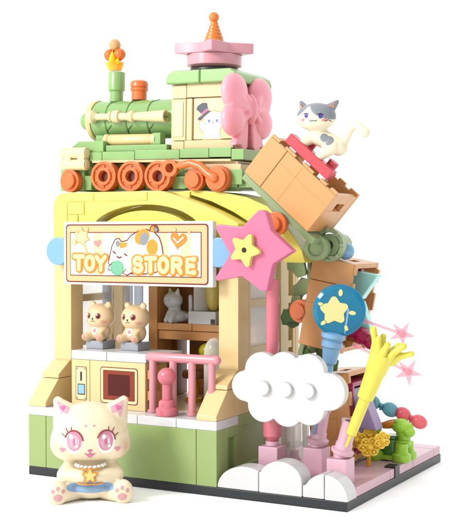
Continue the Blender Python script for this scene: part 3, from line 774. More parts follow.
F.line(mb, [(-.64, 1.92), (-.52, 1.95), (-.42, 1.9)], .02, 1); F.line(mb, [(0, 1.88), (.1, 1.92), (.22, 1.86)], .02, 1)
F.line(mb, [(-.38, 1.64), (-.3, 1.6), (-.22, 1.64), (-.14, 1.6), (-.06, 1.64)], .016, 1)
F.line(mb, [(.3, 1.62), (.42, 1.66), (.52, 1.6)], .016, 1); F.disc(mb, ell(.26, 1.64, .12, .06, 14), .006, 2, 2); F.disc(mb, ell(-.68, 1.68, .08, .06, 14), .006, 2, 2)
obj('face', mb, [VIOLET, BLK, PPINK], kc, 0)
mb = MB(); F0 = Face(bvh)
F0.disc(mb, [(-.9, 2.48), (-.98, 2.12), (-.66, 2.24)], .008, 0, 4); obj('inner_ear', mb, [plastic('ear_peach', '#f8b79a', .45)], kc, 0)
mb = MB(); F0.disc(mb, [(.7, 2.44), (.44, 2.2), (.78, 2.1)], .008, 0, 4); obj('inner_ear', mb, [MATS['ear_peach']], kc, 0)

# goods in the crates
cr = thing('aqua_crystal', 'pale aqua crystal shards poking out of the middle crate', 'crystal', (14.1, 5.0, 8.3))
mb = MB(); mb.prism([(-.2, -.15), (.1, 1.3), (1.3, 1.1), (.5, 0)], -.5, .1, FRONT); obj('shard', mb, AQUA, cr, .06, 1); mb = MB(); mb.prism([(-.1, -.2), (.5, -.05), (.95, -1.35), (.5, -1.9), (-.1, -1.2)], -.5, .05, FRONT)
obj('shard', mb, AQUA, cr, .06, 1)
mg = thing('magenta_block', 'magenta plastic block inside the middle crate behind aqua crystal', 'block', (13.6, 5.2, 8.0))
mb = MB(); mb.box(0, 0, -.6, .9, .35, 1.65); o = obj('board', mb, MAG, mg, .03)
mv = thing('magenta_jewels', 'dark magenta clear jewels hanging below the middle crate', 'jewels', (14.6, 4.8, 6.6))
mb = MB()
for dx, dz, r in ((-.3, .35, .42), (.1, .1, .42), (.5, -.15, .36)):
    mb.lathe([(0, -r), (r*.7, -r*.7), (r, 0), (r*.7, r*.7), (0, r)], 8, T(dx, 0, dz) @ RY(rad(40)))
    obj('jewel', mb, CMAG, mv, .03, 1); mb = MB()
dw = thing('toy_cabinet', 'lilac drawer cabinet in a magenta frame inside the lowest crate', 'cabinet', (13.15, 5.45, 1.2))
mb = MB(); mb.box(0, 0, 0, .16, 2.5, 3.3); mb.box(.162, 0, 0, .86, .2, 3.3); mb.box(.162, .2, 3.1, .86, 2.5, 3.3); mb.box(.162, .2, 0, .86, 2.5, .2); obj('frame', mb, MAG, dw, .02)
for z in (.25, 1.7):
    mb = MB(); mb.box(.17, .3, z, .8, 2.4, z+1.3); obj('drawer', mb, PURP, dw, .03)
lw_ = thing('lilac_wedge', 'lilac wedge-shaped piece leaning out of the lowest crate', 'wedge', (14.45, 5.3, 2.55))
mb = MB(); mb.prism([(-.45, 0), (.75, -.1), (.2, 1.25), (-.2, 1.3)], -.9, 0, FRONT); obj('wedge', mb, PURP, lw_, .03)

# ================================================================ GREEN ARM, DISCS AND VINES
ga = thing('jointed_stand', 'sand green jointed stand carrying the crates, with orange round pins', 'jointed stand', (11.5, 3.0, .8))
def W2(x, y, z): return (x-11.5, y-3.0, z-.8)
mb = MB(); mb.m = T(*W2(10.28, 2.15, 13.86)) @ RY(rad(41)); mb.box(-.1, .15, -.34, 4.35, 1.9, -.03); obj('upper_beam', mb, SGREEN, ga, .04)
mb = MB(); mb.m = T(*W2(12.69, 4.2, 10.2)) @ RY(rad(100.3)); mb.box(-.3, .5, -.26, 4.6, 2.2, -.03); obj('lower_beam', mb, SGREEN, ga, .04)
mb = MB(); mb.ring(W2(13.6, 3.5, 10.72), .74, .56, .4, 'y'); mb.ring(W2(13.6, 3.62, 10.72), .5, .2, .3, 'y'); mb.cyl(W2(13.25, 3.1, 10.6), .56, .3, 'y'); mb.ring(W2(13.25, 3.0, 10.6), .56, .36, .12, 'y'); mb.cyl(W2(13.5, 3.9, 10.72), .5, 1.5, 'y')
for k in range(8):
    a = k*PI/4; q = W2(13.6+.66*math.cos(a), 3.42, 10.72+.66*math.sin(a)); mb.cyl(q, .09, .1, 'y', 10)
obj('joint', mb, SGREEN, ga, .02)
mb = MB(); mb.sph(W2(14.1, 4.4, 10.45), .38); obj('blue_ball', mb, BLUE, ga, 0)
for p in ((11.75, 2.05, 11.65), (12.0, 4.1, 7.75)):
    mb = MB(); mb.cyl(W2(*p), .52, .35, 'y'); mb.cyl(W2(p[0]-.05, p[1]-.18, p[2]), .34, .18, 'y'); obj('orange_pin', mb, ORNG, ga, .03)
mb = MB(); mb.box(*W2(11.9, 6.1, .8), *W2(12.4, 6.6, 10.4)); obj('mast', mb, SGREEN, ga, .03)
vn = thing('leafy_vine', 'sand green leaf sprays climbing the mast between shop and crates', 'vine', (11.4, 5.0, .8))
mb = MB()
def leaf(mb, c, L, wd, ang, tilt, mi):
    mb.cur = mi; m = T(*c) @ RZ(rad(tilt)) @ FRONT @ RZ(rad(ang))
    mb.prism([(0, -.06), (L*.25, -wd*.5), (L*.6, -wd*.42), (L*.8, -wd*.5), (L, 0), (L*.8, wd*.5), (L*.6, wd*.4), (L*.25, wd*.5), (0, .06)], -.07, .07, m)
for i, (x, z, L, wd, a, mi) in enumerate(((.6, 8.6, 1.3, .8, 150, 0), (.7, 8.3, 1.3, .8, 215, 0), (.5, 9.2, 1.1, .7, 70, 0), (.3, 7.6, 1.2, .75, 240, 0), (.9, 7.9, 1.1, .6, 60, 1), (.5, 7.0, 1.0, .6, 55, 1),
                                          (.4, 6.8, 1.0, .7, 190, 2), (.2, 6.3, .9, .6, 160, 2), (.9, 9.0, .9, .5, 20, 1), (.7, 5.2, 1.0, .6, 250, 2), (1.0, 4.3, 1.2, .8, 20, 2), (1.0, 4.4, 1.1, .7, 170, 2), (.8, 9.6, 1.0, .7, 130, 0))):
    leaf(mb, (x, -.2+.12*(i % 3), z), L, wd, a, random.uniform(-30, 30), mi)
mb.cur = 0; mb.tube([(.5, 0, 0), (.4, 0, 3), (.6, 0, 6), (.7, 0, 9.4)], .12, 10)
obj('leaves', mb, [SGREEN, LIME, plastic('forest_green', '#4f7a34', .4)], vn, .02)

# ================================================================ BALLOON DOG, GOLD FLOWER, BEADS
bd = thing('green_balloon_dog', 'glossy lime green balloon dog standing on the pink floor', 'toy dog', (15.1, 7.4, .805), (0, 0, rad(0)))
bd.scale = (.98, .98, .84)
mb = MB()
for x in (-.72, .62):
    for y in ((-.25, .55) if x > 0 else (-.25, .55)):
        mb.lathe([(0, 0), (.4, 0), (.44, .1), (.44, .4), (.34, .48), (.3, .6), (.3, 1.0), (0, 1.05)], 20, T(x, y, 0))
mb.tube([(-.72, .15, .95), (0, .15, .85), (.62, .15, .95)], .34, 16)
mb.box(-.7, -.45, .08, .6, -.1, .3); mb.box(-.7, .4, .08, .6, .7, .3)
for x, z in ((-.72, 1.05), (.62, 1.05), (.64, 1.5), (-.83, 1.6)): mb.lathe([(0, -.09), (.34, -.09), (.38, 0), (.34, .09), (0, .09)], 12, T(x, 0, z))
mb.tube([(.62, .1, 1.0), (.66, .0, 1.5)], .32, 16)
mb.sph((-.85, .1, 1.95), (.3, .3, .36)); mb.tube([(-.75, .15, 1.0), (-.85, .15, 1.7)], .2, 12)
mb.sph((.6, -.05, 1.85), (.52, .42, .36)); mb.sph((.95, -.15, 1.62), (.3, .3, .28)); mb.sph((.5, -.0, 2.1), (.34, .34, .22))
obj('balloons', mb, LIME, bd, .0)
mb = MB(); mb.cyl((.02, .2, .25), .5, .9); mb.cyl((.02, .2, 1.15), .4, .2); obj('cask', mb, CGRN, bd, .04)
mb = MB(); mb.sph((.0, .1, 1.95), (.66, .4, .24), m=RY(rad(-14))); obj('saddle', mb, ORNG if False else plastic('saddle_orange', '#f59a2e', .3), bd, 0)
gf = thing('gold_flower', 'bunch of shiny gold flower-shaped pieces in front of the balloon dog', 'gem flower', (14.75, 5.4, 1.85))
gf.scale = (1.3, 1.2, 1.15)
mb = MB()
for (dx, dz, dy, sc) in ((-.38, .1, 0, .62), (.1, -.12, -.1, .7), (.5, .16, .05, .6), (.02, .3, .15, .5)):
    mb.m = T(dx, dy, dz) @ RZ(rad(25+60*dx)) @ FRONT @ Matrix.Diagonal((sc, sc, sc, 1))
    for k in range(6):
        a = k*2*PI/6+dx; c_ = (.34*math.cos(a), .34*math.sin(a), .05*(k % 2))
        mb.tube([(c_[0]+.2*math.cos(b_), c_[1]+.17*math.sin(b_), .05*math.sin(3*b_)) for b_ in [2*PI*q/10 for q in range(10)]], .075, 8, closed=True)
        mb.sph(c_, (.1, .1, .1), 8, 6)
    mb.sph((0, 0, .08), (.18, .18, .16), 10, 6)
obj('petals', mb, plastic('gold_plastic', '#ffd640', .2, .7, alb=.85), gf, 0)
mb = MB(); mb.cyl((0, .1, -.9), .08, .9); obj('stem', mb, AMBER, gf, 0)
def bead_pair(pts, mat, lab, r):
    t = thing('balloon_beads', lab, 'beads', (0, 0, 0), (0, 0, 0), 'clear bead balloons above the dog')
    t.location = pts[0]; o0 = Vector(pts[0])
    for p in pts:
        d = Vector(p)-o0; mb = MB(); mb.sph(d, (r*1.18, r*.8, r*.95), 20, 14, RY(rad(22))); obj('bead', mb, mat, t, 0)
    for a, b_ in zip(pts, pts[1:]):
        mb = MB(); m_ = (Vector(a)+Vector(b_))/2-o0; mb.sph(m_, .14); mb.cyl(tuple(m_-Vector((0, 0, .2))), .1, .2); obj('knot', mb, mat, t, 0)
bead_pair([(13.95, 8, 3.32), (14.85, 8, 3.02)], CBLU, 'pair of clear blue-green bead balloons behind the lime dog', .36)
bead_pair([(15.47, 8, 2.86), (16.25, 8, 2.56)], CRED, 'pair of clear rose red bead balloons right of the blue ones', .34)

# ================================================================ TRAIN
tr = thing('toy_train', 'pastel green toy steam train with orange wheels standing on yellow roof', 'toy train', (-.5, 5, 13.23), (0, rad(1.05), 0))
def L(x, y, z): return (x+.5, y-5, z-13.3+.0183*(x+.5))
def tbox(mb, x0, y0, z0, x1, y1, z1):
    xm = (x0+x1)/2; a = L(xm, y0, z0); b = L(xm, y1, z1)
    mb.box(x0+.5, a[1], a[2], x1+.5, b[1], b[2])
mb = MB(); tbox(mb, .75, 3.45, 13.36, 9.3, 6.55, 14.6); tbox(mb, -.45, 3.15, 13.36, .95, 6.8, 14.55); tbox(mb, 5.9, 3.2, 13.36, 6.6, 6.8, 13.95)
tbox(mb, 9.0, 3.1, 13.5, 9.6, 6.9, 14.2); tbox(mb, 9.32, 3.3, 13.36, 10.0, 6.7, 13.9)
obj('chassis', mb, TGREEN, tr, .03)
for xq in (1.15, 3.1, 4.62, 6.75, 9.1):
    mb = MB(); tbox(mb, xq-.2, 3.2, 13.4, xq+.2, 6.8, 14.1); obj('axle_box', mb, TGREEN, tr, .025)
mb = MB(); tbox(mb, 1.5, 3.0, 14.62, 9.05, 7, 14.74); tbox(mb, 6.5, 3.25, 14.2, 9.3, 6.7, 14.6); tbox(mb, 7.7, 3.15, 14.02, 9.5, 6.8, 14.45); obj('running_board', mb, TAN, tr, .02)
mb = MB()
for x0, x1 in ((1.35, 2.05), (2.07, 3.9), (3.92, 6.35), (6.37, 7.9), (7.92, 9.05)):
    tbox(mb, x0, 3.02, 14.76, x1, 6.98, 15.2)
tbox(mb, 9.07, 3.02, 14.62, 9.7, 6.98, 15.1)
tbox(mb, 2.07, 3.3, 15.21, 5.5, 6.7, 15.5)
obj('deck', mb, TGREEN, tr, .025)
mb = MB(); ll = L(0, 5, 14.5)[2]
mb.prism([(L(.05, 0, 0)[0], ll), (L(.1, 0, 0)[0], ll+.95), (L(.6, 0, 0)[0], ll+1.28), (L(2.04, 0, 0)[0], ll+1.28), (L(2.04, 0, 0)[0], ll+.75), (L(1.3, 0, 0)[0], ll+.7), (L(1.3, 0, 0)[0], ll)], -1.85, 1.85, FRONT)
obj('nose', mb, TGREEN, tr, .03)
for (x, y) in ((.68, 2.98), (-.1, 2.98)): pass
mb = MB()
c = L(.68, 2.72, 14.9)
mb.box(c[0]-.6, c[1]-.08, c[2]-.46, c[0]-.2, c[1]+.45, c[2]+.46); mb.box(c[0]+.2, c[1]-.08, c[2]-.46, c[0]+.6, c[1]+.45, c[2]+.46)
mb.box(c[0]-.22, c[1]+.01, c[2]+.2, c[0]+.22, c[1]+.44, c[2]+.49); mb.box(c[0]-.22, c[1]+.01, c[2]-.49, c[0]+.22, c[1]+.44, c[2]-.2)
for dz in (-.28, .28): mb.cyl((c[0]-.8, c[1]+.12, c[2]+dz), .27, 1.45, 'x', 24); mb.cyl((c[0]-.84, c[1]+.12, c[2]+dz), .18, 1.53, 'x', 24)
obj('lamp_bracket', mb, LCREAM, tr, .02)
mb = MB(); mb.box(c[0]-.19, c[1]+.2, c[2]-.19, c[0]+.19, c[1]+.4, c[2]+.19); obj('hole_shade', mb, plastic('hole_shade_green', '#3f5b34', .4), tr, .01)  # dark green block filling the bracket's hole, its shade put into the colour
def wheel(x, z, y=2.72):
    p = L(x, y, z); mb = MB(); mb.ring(p, .71, .57, .55, 'y'); mb.ring((p[0], p[1]+.1, p[2]), .57, .33, .4, 'y'); mb.ring((p[0], p[1]+.0, p[2]), .42, .27, .45, 'y')
    for k in range(6):
        a = k*PI/3+.5; mb.cyl((p[0]+.49*math.cos(a), p[1]+.04, p[2]+.49*math.sin(a)), .06, .1, 'y', 10)
    mb.ring((p[0], p[1]+.56, p[2]), .62, .25, .35, 'y')
    w_ = obj('wheel', mb, ORNG, tr, .02); mb = MB(); mb.cyl((p[0], p[1]+.3, p[2]), .34, .5, 'y'); obj('hub', mb, plastic('hub_red_brown', '#7a2a18', .4), w_, 0)
for x, z in ((2.34, 14.02), (3.87, 13.99), (5.36, 13.96)): wheel(x, z)
def disc(x, z, r, r2, y=2.75, name='round_pin'):
    p = L(x, y, z); mb = MB(); mb.cyl(p, r, .4, 'y'); mb.cyl((p[0], p[1]-.16, p[2]), r2, .17, 'y'); return obj(name, mb, ORNG, tr, .03), p
disc(.36, 13.85, .55, .38); disc(-.45, 13.8, .5, .35, 6.4); disc(7.28, 13.75, .5, .36); disc(9.55, 13.75, .4, .3, 4.2)
o, p = disc(8.5, 13.78, .6, .52)
mb = MB(); mb.cyl((p[0], p[1]-.17, p[2]), .12, .02, 'y'); obj('pin_hole', mb, BLK, tr, 0)
mb = MB()
P0 = [L(6.05, 2.62, 14.28), L(6.6, 2.62, 14.4), L(7.2, 2.62, 14.5), L(7.7, 2.62, 14.35), L(8.1, 2.62, 14.0), L(8.45, 2.62, 13.8)]
mb.tube(P0[1:], [.17, .17, .19, .2, .24], 12); mb.ring((P0[0][0]+.1, P0[0][1]-.14, P0[0][2]+.02), .4, .22, .28, 'y')
obj('coupling_rod', mb, ORNG, tr, .0)
# boiler
bc = L(0, 5, 16.92); 
mb = MB()
for x0, x1 in ((.6, 1.5), (1.51, 2.7), (2.71, 3.9), (3.91, 5.58)):
    mb.lathe([(0, 0), (.9, 0), (.95, .04), (.95, x1-x0-.04), (.9, x1-x0), (0, x1-x0)], 48, T(x0+.5, 0, bc[2]) @ RY(PI/2))
for x0 in (.75, 1.95, 3.15, 4.35):      # bayonet notches printed in the barrel bricks
    pass
obj('boiler', mb, TGREEN, tr, .0)
mb = MB()
for x0 in (1.5, 2.7, 3.9):
    for a0 in (20, 110, 200, 290):
        pts = []
        for t, dx in ((0, .35), (8, .2), (14, .06), (30, .02)):
            a = rad(a0+t); pts.append((x0+.5+dx, .953*math.cos(a), bc[2]+.953*math.sin(a)))
        mb = MB(); mb.tube(pts, .022, 6); obj('barrel_notch', mb, plastic('notch_dark_green', '#4b6a3a', .5), tr, 0)
mb = MB(); mb.lathe([(0, 0), (.8, 0), (1.02, .08), (1.04, .22), (1.0, .34), (0, .34)], 48, T(.78, 0, bc[2]) @ RY(PI/2)); obj('boiler_ring', mb, CREAM, tr, .01)
mb = MB(); mb.lathe([(0, -.72), (.3, -.72), (.42, -.58), (.46, 0), (0, 0)], 32, T(.78, 0, bc[2]) @ RY(PI/2)); obj('smokebox_door', mb, TGREEN, tr, .01)
p = L(.75, 3.85, 17.0)
mb = MB(); mb.lathe([(0, 0), (.2, 0), (.32, .08), (.34, .25), (.24, .34), (.17, .42), (.16, 1.15), (.26, 1.2), (.27, 1.3), (.2, 1.34), (.3, 1.42), (.32, 1.6), (.3, 1.75), (.2, 1.8), (.18, 2.1), (.22, 2.3), (.3, 2.42), (.27, 2.55), (.19, 2.62), (.22, 3.0), (.26, 3.6), (.3, 4.35), (.22, 4.36), (.2, 4.1), (0, 4.1)], 28, T(*p) @ RY(PI/2+rad(1.2)))
mb.box(p[0]+.1, p[1]+.1, p[2]-.12, p[0]+.3, p[1]+.5, p[2]+.12)
obj('steam_pipe', mb, LCREAM, tr, 0)
p = L(1.75, 3.75, 15.82)
mb = MB(); mb.lathe([(0, 0), (.26, 0), (.3, .05), (.3, .22), (.25, .27), (.28, .34), (.28, 2.6), (.25, 2.66), (.3, 2.72), (.3, 2.95), (0, 2.95)], 28, T(*p) @ RY(PI/2+rad(.4))); obj('air_tank', mb, CREAM, tr, 0)
mb = MB()
for x in (1.35, 4.6): mb = MB(); q = L(x, 3.5, 15.5); mb.box(q[0], q[1], q[2], q[0]+.42, q[1]+.5, q[2]+.55); obj('tank_block', mb, TGREEN, tr, .03)
# chimney, dome
p = L(1.53, 5, 17.8)
mb = MB(); mb.lathe([(0, 0), (.34, 0), (.34, .5), (.42, .56), (.42, 1.42), (.4, 1.46), (0, 1.46)], 32, T(*p)); obj('chimney', mb, TGREEN, tr, .015)
p = L(2.86, 5, 17.82)
mb = MB(); mb.lathe([(0, 0), (.38, 0), (.38, .42), (.44, .46), (.44, .56), (.39, .6), (.44, .64), (.44, .8), (.38, .92), (.2, .98), (0, .99)], 32, T(*p)); obj('steam_dome', mb, ORNG, tr, .01)
# cab
mb = MB()
tbox(mb, 5.62, 3.5, 15.22, 6.3, 6.5, 15.6); tbox(mb, 6.32, 3.5, 15.22, 8.9, 6.5, 15.6)
tbox(mb, 5.62, 3.48, 15.62, 6.4, 6.5, 17.55); tbox(mb, 6.42, 3.5, 15.62, 6.72, 6.5, 17.55)
tbox(mb, 6.73, 3.62, 15.62, 8.9, 6.4, 17.55); tbox(mb, 8.3, 3.5, 15.62, 8.9, 6.5, 17.55)
tbox(mb, 5.62, 3.5, 17.57, 6.4, 6.5, 18.2); tbox(mb, 6.42, 3.5, 17.57, 8.9, 6.5, 18.2)
obj('cab', mb, TAN, tr, .03)
mb = MB(); tbox(mb, 5.75, 3.44, 15.8, 6.27, 3.475, 17.4); obj('cab_pilaster', mb, LCREAM, tr, .01)
mb = MB(); z0 = L(7, 5, 18.2)[2]
for x0, x1 in ((5.45, 7.25), (7.27, 9.2)):
    mb.prism([(x0+.5, z0), (x1+.5, z0)]+([(x1+.5, z0+.62)] if x0 < 6 else [(x1+.5, z0+.2), (x1+.38, z0+.45), (x1+.1, z0+.62)])+([(x0+.9, z0+.62), (x0+.62, z0+.5), (x0+.5, z0+.22)] if x0 < 6 else [(x0+.5, z0+.62)]), -1.8, 1.8, FRONT)
obj('cab_roof', mb, TGREEN, tr, .08, 3)
# printed panel: white cat lifting a top hat
px0 = L(6.73, 3.615, 15.62)
mb = MB(); M_ = T(*px0) @ FRONT
mb.m = M_
mb.fill(rrect(.03, .05, 1.6, 1.9, .02), 0, .008, 0)
def H(px, py): return ((px-191)*.0547, (136.2-py)*.0465+.02)
hd = [H(*q) for q in ((201, 112), (201.5, 109.5), (204, 110), (210, 108.5), (216, 109.5), (219.5, 109), (220, 114), (220.8, 120), (217.5, 124.5), (216.5, 128), (217.5, 135.8), (200.5, 135.8), (201.5, 130), (197.5, 124), (196.8, 118), (199, 117), (200.8, 120.5))]
mb.fill(grow(hd, .035), .008, .004, 1); mb.fill(hd, .008, .010, 2)
ht = [H(*q) for q in ((194, 106), (195.5, 102.5), (200, 99.8), (204, 100), (205, 105.5), (199, 110.5))]
mb.fill(ht, .02, .01, 3)
mb.fill([H(*q) for q in ((195.5, 116.5), (196, 114.5), (200, 112), (206.5, 107.5), (208, 108.5), (203, 112.5), (198, 117))], .02, .012, 3)
mb.fill([H(*q) for q in ((198.8, 110.3), (204.8, 105.2), (205.8, 107), (200, 112))], .02, .018, 4)
for a, b_ in ((206.5, 118), (214, 117.8)): mb.fill(ell(*H(a, b_), .06, .075, 12), .02, .006, 5)
for a, b_ in ((203, 120.5), (217, 120)): mb.fill(ell(*H(a, b_), .05, .05, 10), .02, .006, 6)
mb.fill(ell(*H(210.5, 119.8), .05, .03, 10), .02, .006, 4)
for a, b_ in ((203, 111.8), (218, 111.5)): mb.fill(ell(*H(a, b_), .05, .05, 8), .02, .004, 7)
obj('cab_print', mb, [LCREAM, PORN, PWHITE, NAVY, HPINK, plastic('print_mid_blue', '#4e86c6', .4), PBLUE, EPINK], tr, 0)

# ---- things on the train
fm = thing('flame_ornament', 'orange ball cluster with yellow flame on the train chimney', 'flame ornament', (1.53, 5, 19.26))
mb = MB(); mb.lathe([(0, 0), (.34, 0), (.36, .12), (.42, .2), (.46, .42), (.36, .42), (.3, .3), (0, .3)], 14); obj('cup', mb, AMBER, fm, .01)
mb = MB(); 
for q in ((-.3, 0, .8), (.3, -.02, .8), (0, .3, .8)): mb = MB(); mb.sph(q, .3); obj('orange_ball', mb, plastic('ball_orange', '#f97d2a', .25), fm, 0)
mb = MB(); mb.sph((0, 0, 1.28), .3); obj('peach_ball', mb, plastic('ball_peach', '#f3b877', .25), fm, 0)
mb = MB(); mb.lathe([(0, .3), (.16, .36), (.2, .55), (.1, .8), (0, 1.02)], 12, T(0, -.22, 0)); mb.lathe([(0, .3), (.1, .36), (.12, .5), (0, .7)], 10, T(.3, -.22, -.05)); obj('flame', mb, CYEL, fm, 0)
rs = thing('roof_star', 'flat pink star on a round pink plate over the cab roof', 'star plate', (7.28, 5, 18.8), (0, rad(1), 0))
mb = MB(); mb.cyl((-.15, 0, 0), 1.15, .16, n=48); obj('shadow_disc', mb, BLACK, rs, .02)  # black disc standing in for the shadow under the round plate
mb = MB(); mb.lathe([(0, .17), (1.0, .17), (1.3, .3), (1.3, .8), (0, .8)], 56, T(-.15, 0, 0)); obj('round_plate', mb, plastic('star_soft_pink', '#f6adba', .34), rs, .02)
mb = MB(); mb.prism(star(-.12, 0, 1.95, 1.2, rad(-66), 5, .06), .81, 1.3); obj('star', mb, MATS['star_soft_pink'], rs, .05, 3)
phat = thing('party_hat', 'small orange cone party hat with pompom on the pink star', 'party hat', (7.12, 5, 20.1))
mb = MB()
prof = [(0, .1), (.48, .1)]
for k in range(6): r = .5-.062*k; prof += [(r, .12+.17*k), (r-.005, .22+.17*k), (r-.055, .26+.17*k)]
prof += [(.1, 1.2), (0, 1.2)]
mb.lathe(prof, 28, RY(rad(1)) @ Matrix.Identity(4)); obj('cone', mb, plastic('hat_orange', '#fb8f34', .4), phat, 0)
mb = MB(); 
for k in range(10):
    a = k*2*PI/10; mb.sph((.45*math.cos(a), .45*math.sin(a), .08), (.17, .17, .11), 12, 8)
obj('frill', mb, LCREAM, phat, 0)
mb = MB(); mb.sph((0, 0, 1.32), .25, 12, 8); obj('pompom', mb, MATS['hat_orange'], phat, 0)

# pink bow on the cab end
bw = thing('pink_bow', 'large pink ribbon bow on the end of the train cab', 'bow', (8.95, 4.3, 16.75), (0, 0, rad(-4)))
pr = []
def yz(u, v, w): return (w, u, v)
for s in (-1, 1):
    pr += [('e', yz(s*1.1, .85, .3), (.46, .92, .86)), ('e', yz(s*1.2, -.4, .3), (.44, .86, .76)), ('c', yz(s*.2, .25, .35), yz(s*1.0, .6, .35), .34, .4),
           ('c', yz(s*.35, .5, .62), yz(s*1.3, 1.2, .4), .16, .26), ('c', yz(s*.35, .1, .62), yz(s*1.5, .3, .42), .14, .22), ('c', yz(s*.3, -.1, .6), yz(s*1.2, -.8, .4), .14, .2)]
pr += [('e', yz(0, .15, .5), (.34, .26, .72))]
bb, bvh = blend('loops', pr, BOW, bw, .05, 3)
mb = MB()
for s in (-1, 1):
    mb.prism([(s*.12, -.3), (s*.7, -.45), (s*.95, -1.0), (s*1.3, -1.55), (s*.85, -1.55), (s*.6, -1.95), (s*.22, -1.6)], .1, .5, SIDE)
    obj('tail', mb, BOW, bw, .1, 3); mb = MB()
mb = MB()
for s in (-1, 1):
    for pts in (((s*.4, .55), (s*.9, .5), (s*1.5, .62)), ((s*.4, -.2), (s*.85, -.35), (s*1.2, -.3))):
        pass
# ================================================================ SEATED CAT IN FRONT
kt = thing('cream_cat_doll', 'large cream cat doll with pink eyes and gold star sitting in front', 'cat doll', (5.42, -2.75, .0), (0, 0, rad(34)))
pr = [('e', (0, 0, 2.95), (1.56, 1.34, 1.16)), ('e', (0, -.08, 2.6), (1.68, 1.32, 1.0)), ('e', (-.82, -.12, 2.36), (.88, 1.02, .72)), ('e', (.82, -.12, 2.36), (.88, 1.02, .72)),
      ('c', (-.95, 0, 3.45), (-1.36, 0, 4.14), .74, .22), ('c', (.95, 0, 3.45), (1.4, 0, 4.14), .74, .22),
      ('e', (0, .1, .95), (.98, .85, .95)), ('e', (0, -.1, .52), (1.05, .8, .5)),
      ('c', (-.78, -.1, 1.38), (-1.04, -.48, 1.1), .38, .38), ('c', (-1.04, -.48, 1.1), (-.32, -.88, 1.1), .37, .3),
      ('c', (.78, -.1, 1.38), (1.04, -.48, 1.1), .38, .38), ('c', (1.04, -.48, 1.1), (.32, -.88, 1.1), .37, .3),
      ('c', (-.6, -.2, .42), (-1.25, -.85, .42), .44, .42), ('c', (.6, -.2, .42), (1.25, -.85, .42), .44, .42),
      ('e', (-1.36, -1.0, .46), (.44, .32, .54)), ('e', (1.36, -1.0, .46), (.44, .32, .54))]
mat = patched('cream_doll_paint', '#ffeecb', [('#f8cdb0', (-1.45, -.75, 2.3), (.5, .5, .5), .95), ('#f8cdb0', (1.45, -.75, 2.3), (.5, .5, .5), .95), ('#a9cbee', (0, -.5, .66), (1.08, 1.5, .27), .03)], .36, .05)
b, bvh = blend('body', pr, mat, kt, .055, 8)
F = Face(bvh); mb = MB()
for s in (-1, 1):
    cx = s*.66; cy = 2.62
    F.disc(mb, ell(cx, cy-.04, .36, .47, 32), .010, 2, 8)
    F.disc(mb, ell(cx-s*.02, cy+.03, .30, .40, 28), .018, 1, 8)
    F.disc(mb, ell(cx-s*.02, cy-.02, .22, .29, 24), .026, 4, 6)
    F.disc(mb, ell(cx-s*.02, cy, .055, .14, 16), .034, 0, 4)
    F.disc(mb, ell(cx-.1, cy+.2, .085, .1, 14), .038, 2, 3); F.disc(mb, ell(cx+.12, cy-.17, .06, .07, 12), .036, 2, 3)
    F.disc(mb, ell(cx+.1, cy+.02, .03, .1, 10), .036, 2, 3)
    F.line(mb, [(cx+.37*math.cos(t), cy+.02+.44*math.sin(t)) for t in [rad(a) for a in range(8, 173, 15)]], .035, 3, .012)
    for a, l in ((20, .24), (48, .24), (74, .16)):
        a = rad(a) if s > 0 else PI-rad(a); b0 = (cx+.37*math.cos(a), cy+.05+.44*math.sin(a)); aa = a+s*.25
        l *= .75; F.line(mb, [b0, (b0[0]+l*math.cos(aa), b0[1]+l*math.sin(aa))], .02, 3, .01)
    F.disc(mb, ell(s*.17, 3.28, .05, .035, 12, rot=s*.5), .01, 1, 2)
    F.disc(mb, heart(s*1.13, 2.28, .13), .02, 1, 3)
F.disc(mb, ell(0, 2.27, .1, .06, 16), .014, 0, 3)
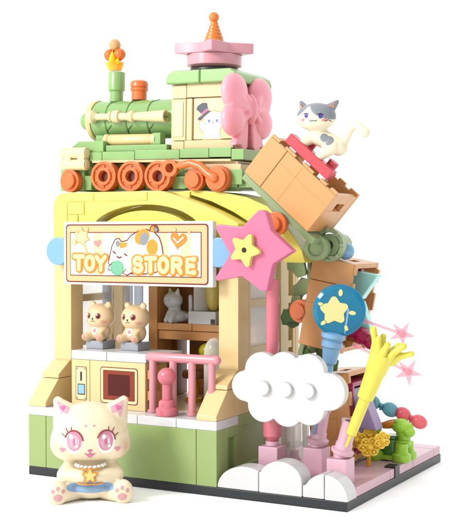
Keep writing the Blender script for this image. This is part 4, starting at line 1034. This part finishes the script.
F.disc(mb, [(-.2, 2.12), (-.1, 2.1), (0, 2.16), (.1, 2.1), (.2, 2.12), (.1, 1.98), (0, 1.92), (-.1, 1.98)], .012, 1, 4)
F.line(mb, [(-.22, 2.14), (-.12, 2.08), (0, 2.18), (.12, 2.08), (.22, 2.14)], .018, 0, .01)
obj('face', mb, [HPINK, plastic('eye_pink', '#f29cb8', .3), PWHITE, MAROON, EPINK], kt, 0)
mb = MB()
for s in (-1, 1):
    mb = MB(); F.disc(mb, [(s*1.4, 4.2), (s*.84, 3.93), (s*.92, 3.72), (s*1.26, 3.52), (s*1.36, 3.8)], .012, 0, 6); F.disc(mb, heart(s*1.16, 3.9, .13, -s*.3), .022, 1, 3)
    obj('inner_ear', mb, [EPINK, HPINK], kt, 0)
mb = MB()
for s in (-1, 1):
    mb = MB(); cx = s*1.32; F.disc(mb, ell(cx, .32, .19, .15, 18), .012, 0, 3)
    for a in (35, 90, 145): F.disc(mb, ell(cx+.26*math.cos(rad(a)), .42+.27*math.sin(rad(a)), .075, .09, 12), .012, 0, 2)
    obj('paw_pads', mb, [plastic('pad_pink', '#f0b3b6', .45)], kt, 0)
# blue trousers, lace collar and star
mb = MB()
for k in range(9):
    a = rad(200+k*17.5); mb.sph((.62*math.cos(a), -.5+.52*math.sin(a), 1.6+.1*math.sin(a)), (.09, .07, .08), 12, 8)
obj('lace_collar', mb, PWHITE, kt, 0)
mb = MB(); mb.prism(star(0, 1.2, .36, .21, PI/2, 5, .3), 1.16, 1.26, FRONT); pend = obj('star_pendant', mb, plastic('gold_star', '#f6a53c', .35), kt, .03)
mb = MB(); mb.prism(star(0, 1.2, .26, .14, PI/2, 5, .3), 1.262, 1.29, FRONT); obj('star_face', mb, plastic('star_lemon', '#ffe98a', .35), pend, .01)
mb = MB()
for s in (-1, 1): mb.tube([(s*.5, -.8, 1.55), (s*.32, -1.05, 1.46), (s*.1, -1.17, 1.42)], .035, 8)
mb.tube([(-.5, -1.08, .86), (-.25, -1.16, .83), (0, -1.17, .84), (.25, -1.16, .83), (.5, -1.08, .86)], .04, 8)
obj('gold_trim', mb, MATS['gold_star'], kt, 0)
